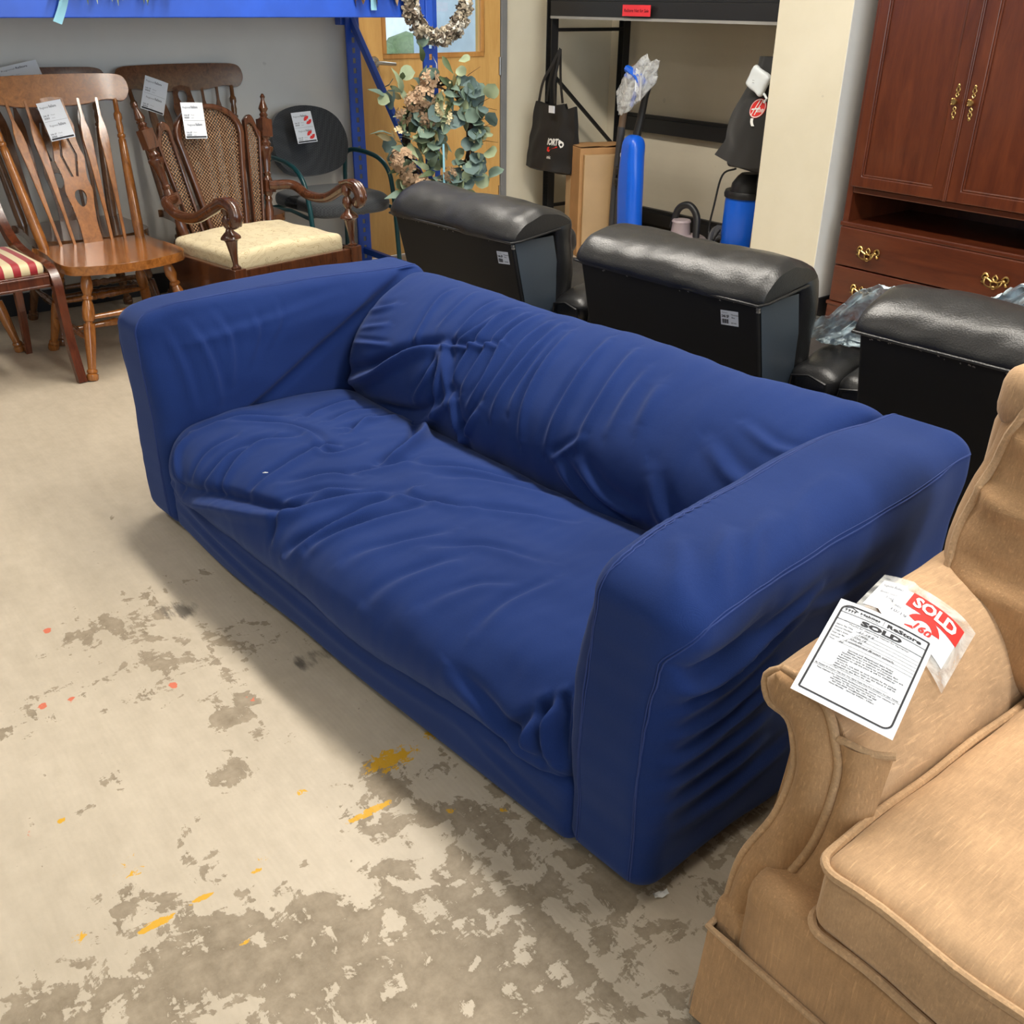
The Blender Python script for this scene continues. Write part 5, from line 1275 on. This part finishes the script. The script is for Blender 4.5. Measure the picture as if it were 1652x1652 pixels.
bw = thing('bark_wreath', 'round wreath of curled birch bark chips hanging in front of the door glass', 'wreath', (-4.30, 2.885, 1.40))
M().tube([(0, .153*math.cos(a), .153*math.sin(a)) for a in np.linspace(0, 2*math.pi, 40)[:-1]], .022, 8, closed=True).build('bark_ring', BARKD, bw)
chips = []
for mt, sd in ((BARK, 1), (BARKW, 2), (BARKD, 3), (BARK, 4)):
    r2 = random.Random(sd); m = M()
    n = 4
    m.grid(4, 6, lambda a, b: ((b-.5)*.036+.006*math.sin(a*9+sd), (a-.5)*.026*(1+.8*math.sin(b*9+sd*2)), .012*math.sin(math.pi*a*1.3)*(1 if sd % 2 else -1)+.008*math.sin(b*8+sd)))
    o = m.build('bark_chip', mt, None, smooth=60, fix=False); chips.append(o.data); bpy.data.objects.remove(o)
for i in range(290):
    a = rnd.uniform(0, 2*math.pi); b = rnd.uniform(-1.9, 1.9)
    cdir = Vector((0, math.cos(a), math.sin(a))); out = (Vector((1, 0, 0))*math.cos(b)+cdir*math.sin(b))
    p = cdir*.153+out*rnd.uniform(.022, .034); tan = Vector((0, -math.sin(a), math.cos(a)))
    put(rnd.choice(chips), 'bark_chip', bw, p, tan*rnd.choice((-1, 1))+out*rnd.uniform(.0, 1.0)+Vector((rnd.gauss(0, .5), rnd.gauss(0, .5), rnd.gauss(0, .5))), out+Vector((rnd.gauss(0, .4), rnd.gauss(0, .4), rnd.gauss(0, .4))), rnd.uniform(.7, 1.1))
M().tube([(0, 0, .17), (-.05, 0, .25), (-.08, 0, .30)], .002, 6).build('hanging_wire', WHITE, bw)

def garland(name, label, y0, y1, mats, ribbons, n, cat, drop):
    t = thing(name, label, cat, (-4.355, (y0+y1)/2, 1.475))
    M().tube([(0, y-(y0+y1)/2, .012+.006*math.sin(y*40)) for y in np.linspace(y0, y1, 12)], .008, 6).build('stem', VINE, t)
    mm = [leaf_mesh('leaf', k_, .075, .014 if cat == 'garland' else .045, 'long', i) for i, k_ in enumerate(mats)]
    for i in range(n):
        y = rnd.uniform(y0, y1)-(y0+y1)/2
        put(rnd.choice(mm), 'leaf', t, (rnd.uniform(.01, .05), y, rnd.uniform(-.035, .03)), (rnd.uniform(.15, .6), rnd.gauss(0, .45), rnd.uniform(-drop*1.3, .25)), (0, 0, 1), rnd.uniform(.7, 1.2))
    for y, tw, ln in ribbons:
        M().grid(1, 10, lambda a, b: (.052+.006*math.sin(b*5), y-(y0+y1)/2+.03*a+tw*b*b, .02-ln*b-.012*a*b*(1 if tw < 0 else 0))).build('ribbon_label', RIBBON, t, smooth=60, fix=False)
    return t
garland('pine_garland', 'green pine garland with a pale blue ribbon on the blue beam, upper left', 1.17, 1.62, [LEAFS[2], LEAFS[1], LEAFS[2]], [(1.205, -.055, .175)], 110, 'garland', 1.0)
garland('leaf_garland', 'brown dried leaf garland with pale blue ribbon, right end of the blue beam', 2.42, 2.66, [PETALS[1], BROWNPL, plain('dry_leaf', (.38, .2, .07), .6)], [(2.525, .004, .135)], 40, 'leaf garland', 1.2)

# ------------------------------------------------------------------ clear plastic on the far recliner
V = []
nu, nv = 90, 60
def film_fn(a, b):
    x = -1.60+1.02*a; v = Vector((a*6, b*4, 1.3))
    n1 = noise.noise(v); n2 = noise.noise(v*2.7+Vector((4, 1, 2))); n3 = noise.noise(v*7)
    top = float(np.interp(x, [-1.60, -1.54, -1.45, -1.38, -1.32, -1.25, -1.12, -.95, -.58], [.60, .655, .735, .755, .775, .72, .80, .835, .84]))
    y = 2.30+.17*float(sm(np.array(x), -1.36, -1.22))+.16*b+.03*n2+.012*n3
    z = top-.30*b**1.2+.018*n1+.014*n2*b+.016*n3-.02*math.sin(a*22)*b
    return (x+.02*n2*b, y, max(.555, z))
fm = M().grid(nu, nv, film_fn).build('plastic_sheet', FILM, smooth=180, fix=False)
tag(fm, 'crumpled clear plastic sheet draped over the seat of the nearest black recliner', 'plastic sheet')

# ------------------------------------------------------------------ alcove: tote, carton, vacuums
tt = thing('tote_bag', 'black cloth tote bag with white letters hanging on the black rack post', 'bag', (-4.93, 4.135, .47))
def bagside(s):
    def f(a, b):
        x = (-.225+.45*a)*(.82+.28*b-.12*b*b)+.03*(1-b); z = .40*(1-b)-.025*math.sin(a*math.pi)*(1-b)+.03*(a-.5)*(1-b)
        z += .035*(1-b)*(a > .75)*-1
        th = .035+.035*math.sin(math.pi*a)*(.3+.7*b)
        return (x, s*th*(.25+.75*b)+.012*noise.noise(Vector((a*6, b*4, s*3)))+.008*math.sin(a*14+b*2)*b, z)
    return f
m = M().grid(24, 20, bagside(-1)).grid(24, 20, bagside(1))
m.grid(24, 2, lambda a, b: tuple(Vector(bagside(-1)(a, 1)).lerp(Vector(bagside(1)(a, 1)), b)+Vector((0, 0, -.02*math.sin(math.pi*b)))))
for a0 in (0, 1): m.grid(2, 20, lambda a, b: tuple(Vector(bagside(-1)(a0, b)).lerp(Vector(bagside(1)(a0, b)), a)))
m.build('bag_body', SUEDE, tt, smooth=50)
for s in (-1, 1):
    for x in (-.09, .05):
        P = catmull([(x*1.1, s*.03, .385), (x*.75, s*.025, .50), (x*.35+.03, s*.01, .60), (.055, .0, .685)], 6)
        M().tube([tuple(p) for p in P], .012, 6, flat=.18, upv=(0, 1, 0)).build('strap', SUEDE, tt)
g = lambda a, b, l=0: (lambda p: (p[0], p[1]-.003, p[2]))(bagside(-1)(a, b))
gt = lambda x, y: g(.47+x, .60-y)
m = M(); put_text(m, 'IORTO', .0, .0, .13, gt, .36, bold=.05); put_text(m, 'unic', .06, -.21, .07, gt, .10, bold=.03); m.build('white_lettering', WHITE, tt, smooth=0, fix=False)
m = M().add([gt(.03, -.04), gt(.03, -.10), gt(.10, -.11), gt(.13, -.065), gt(.26, -.035), gt(.26, -.02)], [(0, 1, 2, 3, 4, 5)]); m.build('red_mark', RED, tt, smooth=0, fix=False)
M().box((.035, -.062, .335), (.085, -.056, .375)).build('bag_label', PAPER, tt, smooth=0)
o = M().box((0, 0, 0), (.215, .002, .055)).build('shelf_label', REDTAG, None, smooth=0)
o.location = (-4.395, 4.166, 1.335); tag(o, 'red handwritten not-for-sale label on the black rack beam', 'label')
m = M(); gl_ = lambda x, y: (.008+x*.2, -.0008, .01+y*.2)
put_text(m, 'ReStore Not for Sale', .02, .05, .11, gl_, .95, shear=.2, bold=.015); m.build('handwriting', plain('dark_red_ink', (.12, .005, .01), .7), o, smooth=0, fix=False)

bx = thing('cardboard_box', 'tall brown cardboard box standing in front of the black rack', 'box', (-4.80, 4.15, 0), -22)
BWd, BDp, BHt = .24, .30, .635
m = M().box((0, 0, 0), (BWd, BDp, BHt)); m.build('carton', CARTON, bx, smooth=0, bevel=.004)
M().box((-.001, -.0015, .0), (.085, -.0002, BHt+.001)).build('tape', CARTON_TAPE, bx, smooth=0)
for (a, b, dz) in (((0, 0), (BWd, BDp*.48), .012), ((0, BDp*.52), (BWd, BDp), .02)):
    M().add([(a[0], a[1], BHt+.002), (b[0], a[1], BHt+.002+.004), (b[0], b[1], BHt+dz), (a[0], b[1], BHt+.004)], [(0, 1, 2, 3)]).build('flap', CARTON, bx, smooth=0, fix=False)
M().box((BWd+.004, .02, .0), (BWd+.028, .24, .60)).build('flattened_flap', CARTON_TAPE, bx, smooth=0, bevel=.003)

v1 = thing('upright_vacuum', 'blue upright vacuum with dark tubes and plastic-wrapped handle beside the cardboard box', 'vacuum', (-4.28, 4.22, 0), -8)
V, F, N = rbox((-.085, -.055, .10), (.085, .055, .70), .05, .014)
V[:, 0] *= 1-.22*sm(V[:, 2], .45, .70)-.0; V[:, 1] -= .02*np.sin((V[:, 2]-.1)*4); V[:, 2] += .03*np.cos(V[:, 0]*14)*sm(V[:, 2], .6, .7)
npbuild('body', V, F, BLUEPL, v1)
m = M().tube([(-.01, .0, .68), (.0, .02, .80), (.02, .03, .93), (.05, .03, 1.0)], [.026, .022, .019, .017], 12); m.build('handle_tube', BLACKPL, v1)
m = M().tube([(-.165, -.02, .05), (-.155, -.02, .4), (-.135, -.01, .76)], .022, 12); m.build('wand', GREYPL, v1)
m = M().tube([(-.135, -.01, .755), (-.118, -.005, .9), (-.098, .0, 1.02), (-.07, .005, 1.075), (-.035, .01, 1.085)], [.021, .020, .021, .022, .018], 12); m.build('wand_grip', BROWNPL, v1)
m = M().tube([(-.115, -.02, .06), (-.108, -.02, .45), (-.10, -.01, .64)], .017, 12); m.build('wand', GREYPL, v1)
for z in (.12, .46, .52): M().lathe([(0, .03), (.2, .034), (.8, .034), (1, .03)], (-.112, -.02, z-.02), (-.111, -.02, z+.02), 14).build('clip', BLACKPL, v1)
M().box((-.20, -.10, .0), (.12, .10, .10)).build('floor_head', BLACKPL, v1, smooth=0, bevel=.02, seg=3)
for i in range(5): M().blob((-.062+.012*i, -.058+.004*i, .615-.022*i), .009, 4, (.7, .3, 1.5)).build('indicator', WHITEPL, v1)
pb = thing('bagged_attachment', 'blue attachment wrapped in clear plastic hung on the blue vacuum handle', 'attachment', (-4.28, 4.165, .985))
m = M().blob((0, 0, 0), 1, 16)
for i, v in enumerate(m.v):
    x, y, z = v; n_1 = 1+.28*noise.noise(Vector(v)*2.2)+.10*noise.noise(Vector(v)*6)
    k_ = .55+.45*(z*.5+.5)
    m.v[i] = ((x*.150*k_+z*.085+.02)*n_1, y*.045*n_1*k_, z*.145*n_1)
m.build('clear_bag', FILM2, pb, smooth=60)
M().tube([(-.05, 0, .09), (.0, -.01, .075), (.05, -.01, .055), (.085, 0, .01)], [.02, .024, .028, .03], 8).build('nozzle', BLUEPL, pb)
M().tube([(.06, 0, .03), (.03, -.005, -.03), (.0, 0, -.10)], [.016, .012, .010], 8).build('nozzle_neck', BLUEPL, pb)
M().tube([(-.06, 0, .055), (.02, 0, .04)], .012, 8).build('strap', BLUEPL, pb)
M().grid(6, 6, lambda a, b: (.055+.06*a, -.035+.01*math.sin(a*5), .10-.13*b-.05*a+.012*math.sin(b*8))).build('paper_slip', PAPER, pb, smooth=60, fix=False)

v2 = thing('canister_vacuum', 'blue canister vacuum with black motor lid standing against the pillar', 'vacuum', (-3.59, 4.46, 0))
M().lathe([(0, .11), (.03, .12), (.9, .115), (1, .112)], (-.04, 0, .05), (-.04, 0, .47), 28).build('canister', BLUEPL, v2)
M().lathe([(0, .122), (.5, .125), (1, .118)], (-.04, 0, .455), (-.04, 0, .49), 28).build('rim', BLACKPL, v2)
M().lathe([(0, .10), (.4, .095), (.8, .07), (1, .05)], (-.03, 0, .49), (-.03, 0, .58), 20).build('motor_lid', BLACKPL, v2)
M().tube([(-.15, -.03, .63), (-.08, -.05, .635), (.02, -.05, .625), (.09, -.04, .62)], .028, 12).build('carry_handle', GREYPL, v2)
M().tube([(.05, -.03, .02), (.055, -.03, .4), (.075, -.02, .80), (.085, -.02, 1.2)], .02, 12).build('wand', GREYPL, v2)
M().tube([tuple(p) for p in catmull([(-.10, -.04, .60), (-.16, -.08, .56), (-.18, -.10, .40), (-.20, -.10, .27), (-.16, -.12, .20), (-.10, -.12, .28)], 6)], .0055, 6).build('cord', BLACKPL, v2)
o = M().grid(4, 3, lambda a, b: (-.12+.17*a+.02*b, -.07+.09*b, .667+.03*b-.004*math.sin(a*3))).build('paper_note', WHITE, None, smooth=60, fix=False)
o.location = (-3.59, 4.46, .002); tag(o, 'white paper note lying on the handle of the blue canister vacuum', 'paper')

v3 = thing('bag_vacuum', 'black cloth vacuum bag with round red emblem hanging at the pillar edge', 'vacuum', (-3.44, 4.28, 0))
def vb(a, b):
    # a across, b down
    wl = -.06-.16*sm(np.array(b), .0, .75)-.07*max(0, b-.82)/.18*(b > .82); wr_ = .13
    x = wl+(wr_-wl)*a
    z = 1.17-.50*b-.03*math.sin(a*3)*b+.06*max(0, b-.85)*(a < .3)
    return x, z
def vbf(s):
    def f(a, b):
        x, z = vb(a, b); th = (.05+.05*b)*math.sin(math.pi*min(1, max(0, a*.9+.05)))*(.35+.65*math.sin(math.pi*min(1, b*.9+.1)))
        return (float(x), s*th+.006*noise.noise(Vector((a*5, b*5, s))), float(z)-.04*(1-abs(s))*b)
    return f
m = M().grid(22, 26, vbf(-1)).grid(22, 26, vbf(1)); m.build('cloth_bag', BAGCLOTH, v3, smooth=50)
M().tube([(.06, 0, .70), (.055, 0, .5), (.04, 0, .25), (.03, 0, .06)], .02, 10).build('frame_tube', BLACKPL, v3)
M().box((-.10, -.10, 0), (.14, .04, .07)).build('floor_head', BLACKPL, v3, smooth=0, bevel=.02, seg=3)
em = lambda x, y, l=.004: (lambda p: Vector(p)+Vector((0, -l, 0)))(vbf(-1)(.62+x, .44-y))
m = M(); m.add([em(0, 0)]+[em(.145*math.cos(a), .088*math.sin(a)) for a in np.linspace(0, 2*math.pi, 25)[:-1]], [(0, i+1, (i+1) % 24+1) for i in range(24)]); m.build('red_emblem', RED, v3, smooth=0, fix=False)
m = M(); g2 = lambda x, y, l=.0055: em(x, y, l)
strokes(m, [[(.13*math.cos(a), .080*math.sin(a)) for a in np.linspace(0, 2*math.pi, 25)]], .008, g2)
strokes(m, [[(-.075, -.06), (.0, .075)], [(-.02, -.06), (.05, .07)], [(-.10, -.012), (.05, .002)]], .014, g2)
put_text(m, 'HOOVER', -.015, -.035, .042, g2, .135, bold=.03); m.build('emblem_lettering', WHITE, v3, smooth=0, fix=False)
M().grid(2, 6, lambda a, b: tuple(em(-.06+.05*a+.05*b*b, -.09-.07*b, .006+.004*b))).build('peeling_label', WHITE, v3, smooth=60, fix=False)
wp = thing('plastic_pouch', 'white plastic pouch pinned near the top of the black vacuum bag', 'pouch', (-3.415, 4.185, 1.065))
V, F, N = rbox((-.06, -.018, -.055), (.06, .018, .055), .016, .01); V += N*(vnoise(V, 22, 2)*.006)[:, None]
rm = np.array(Matrix.Rotation(R(28), 3, 'Y')); V = V@rm.T; npbuild('pouch', V, F, WHITEPL, wp)
M().tube([(.05, -.01, -.055), (.075, -.015, -.075), (.06, -.012, -.095)], .006, 6).build('clip', WHITEPL, wp)
mm_ = M(); put_text(mm_, '::', -.02, -.01, .03, lambda x, y: (x, -.024, y)); mm_.build('mark', INK, wp, smooth=0, fix=False)

v4 = thing('mauve_vacuum', 'mauve cylinder vacuum with coiled black hose low in the alcove behind the middle recliner', 'vacuum', (-3.90, 4.30, 0), 10)
V, F, N = rbox((-.16, -.12, .03), (.12, .12, .225), .08, .02); npbuild('body', V, F, MAUVE, v4)
M().lathe([(0, .062), (.15, .058), (.8, .05), (.9, .055), (1, .05)], (-.03, -.02, .20), (-.03, -.02, .305), 22).build('dust_cup', MAUVE, v4)
M().tube([tuple(p) for p in catmull([(-.10, 0, .25), (-.07, .0, .355), (.0, .0, .385), (.055, .0, .33), (.075, -.02, .22), (.08, -.02, .13)], 7)], .020, 12).build('handle', BLACKPL, v4)
hz = []
for i in range(70):
    a = i*.45; hz.append((.20+.055*math.cos(a), -.01+.05*math.sin(a)+.0006*i, max(.018, .15+.075*math.sin(a*.98)+.0009*i)))
M().tube(hz, .014, 8).build('hose', GREYPL, v4)
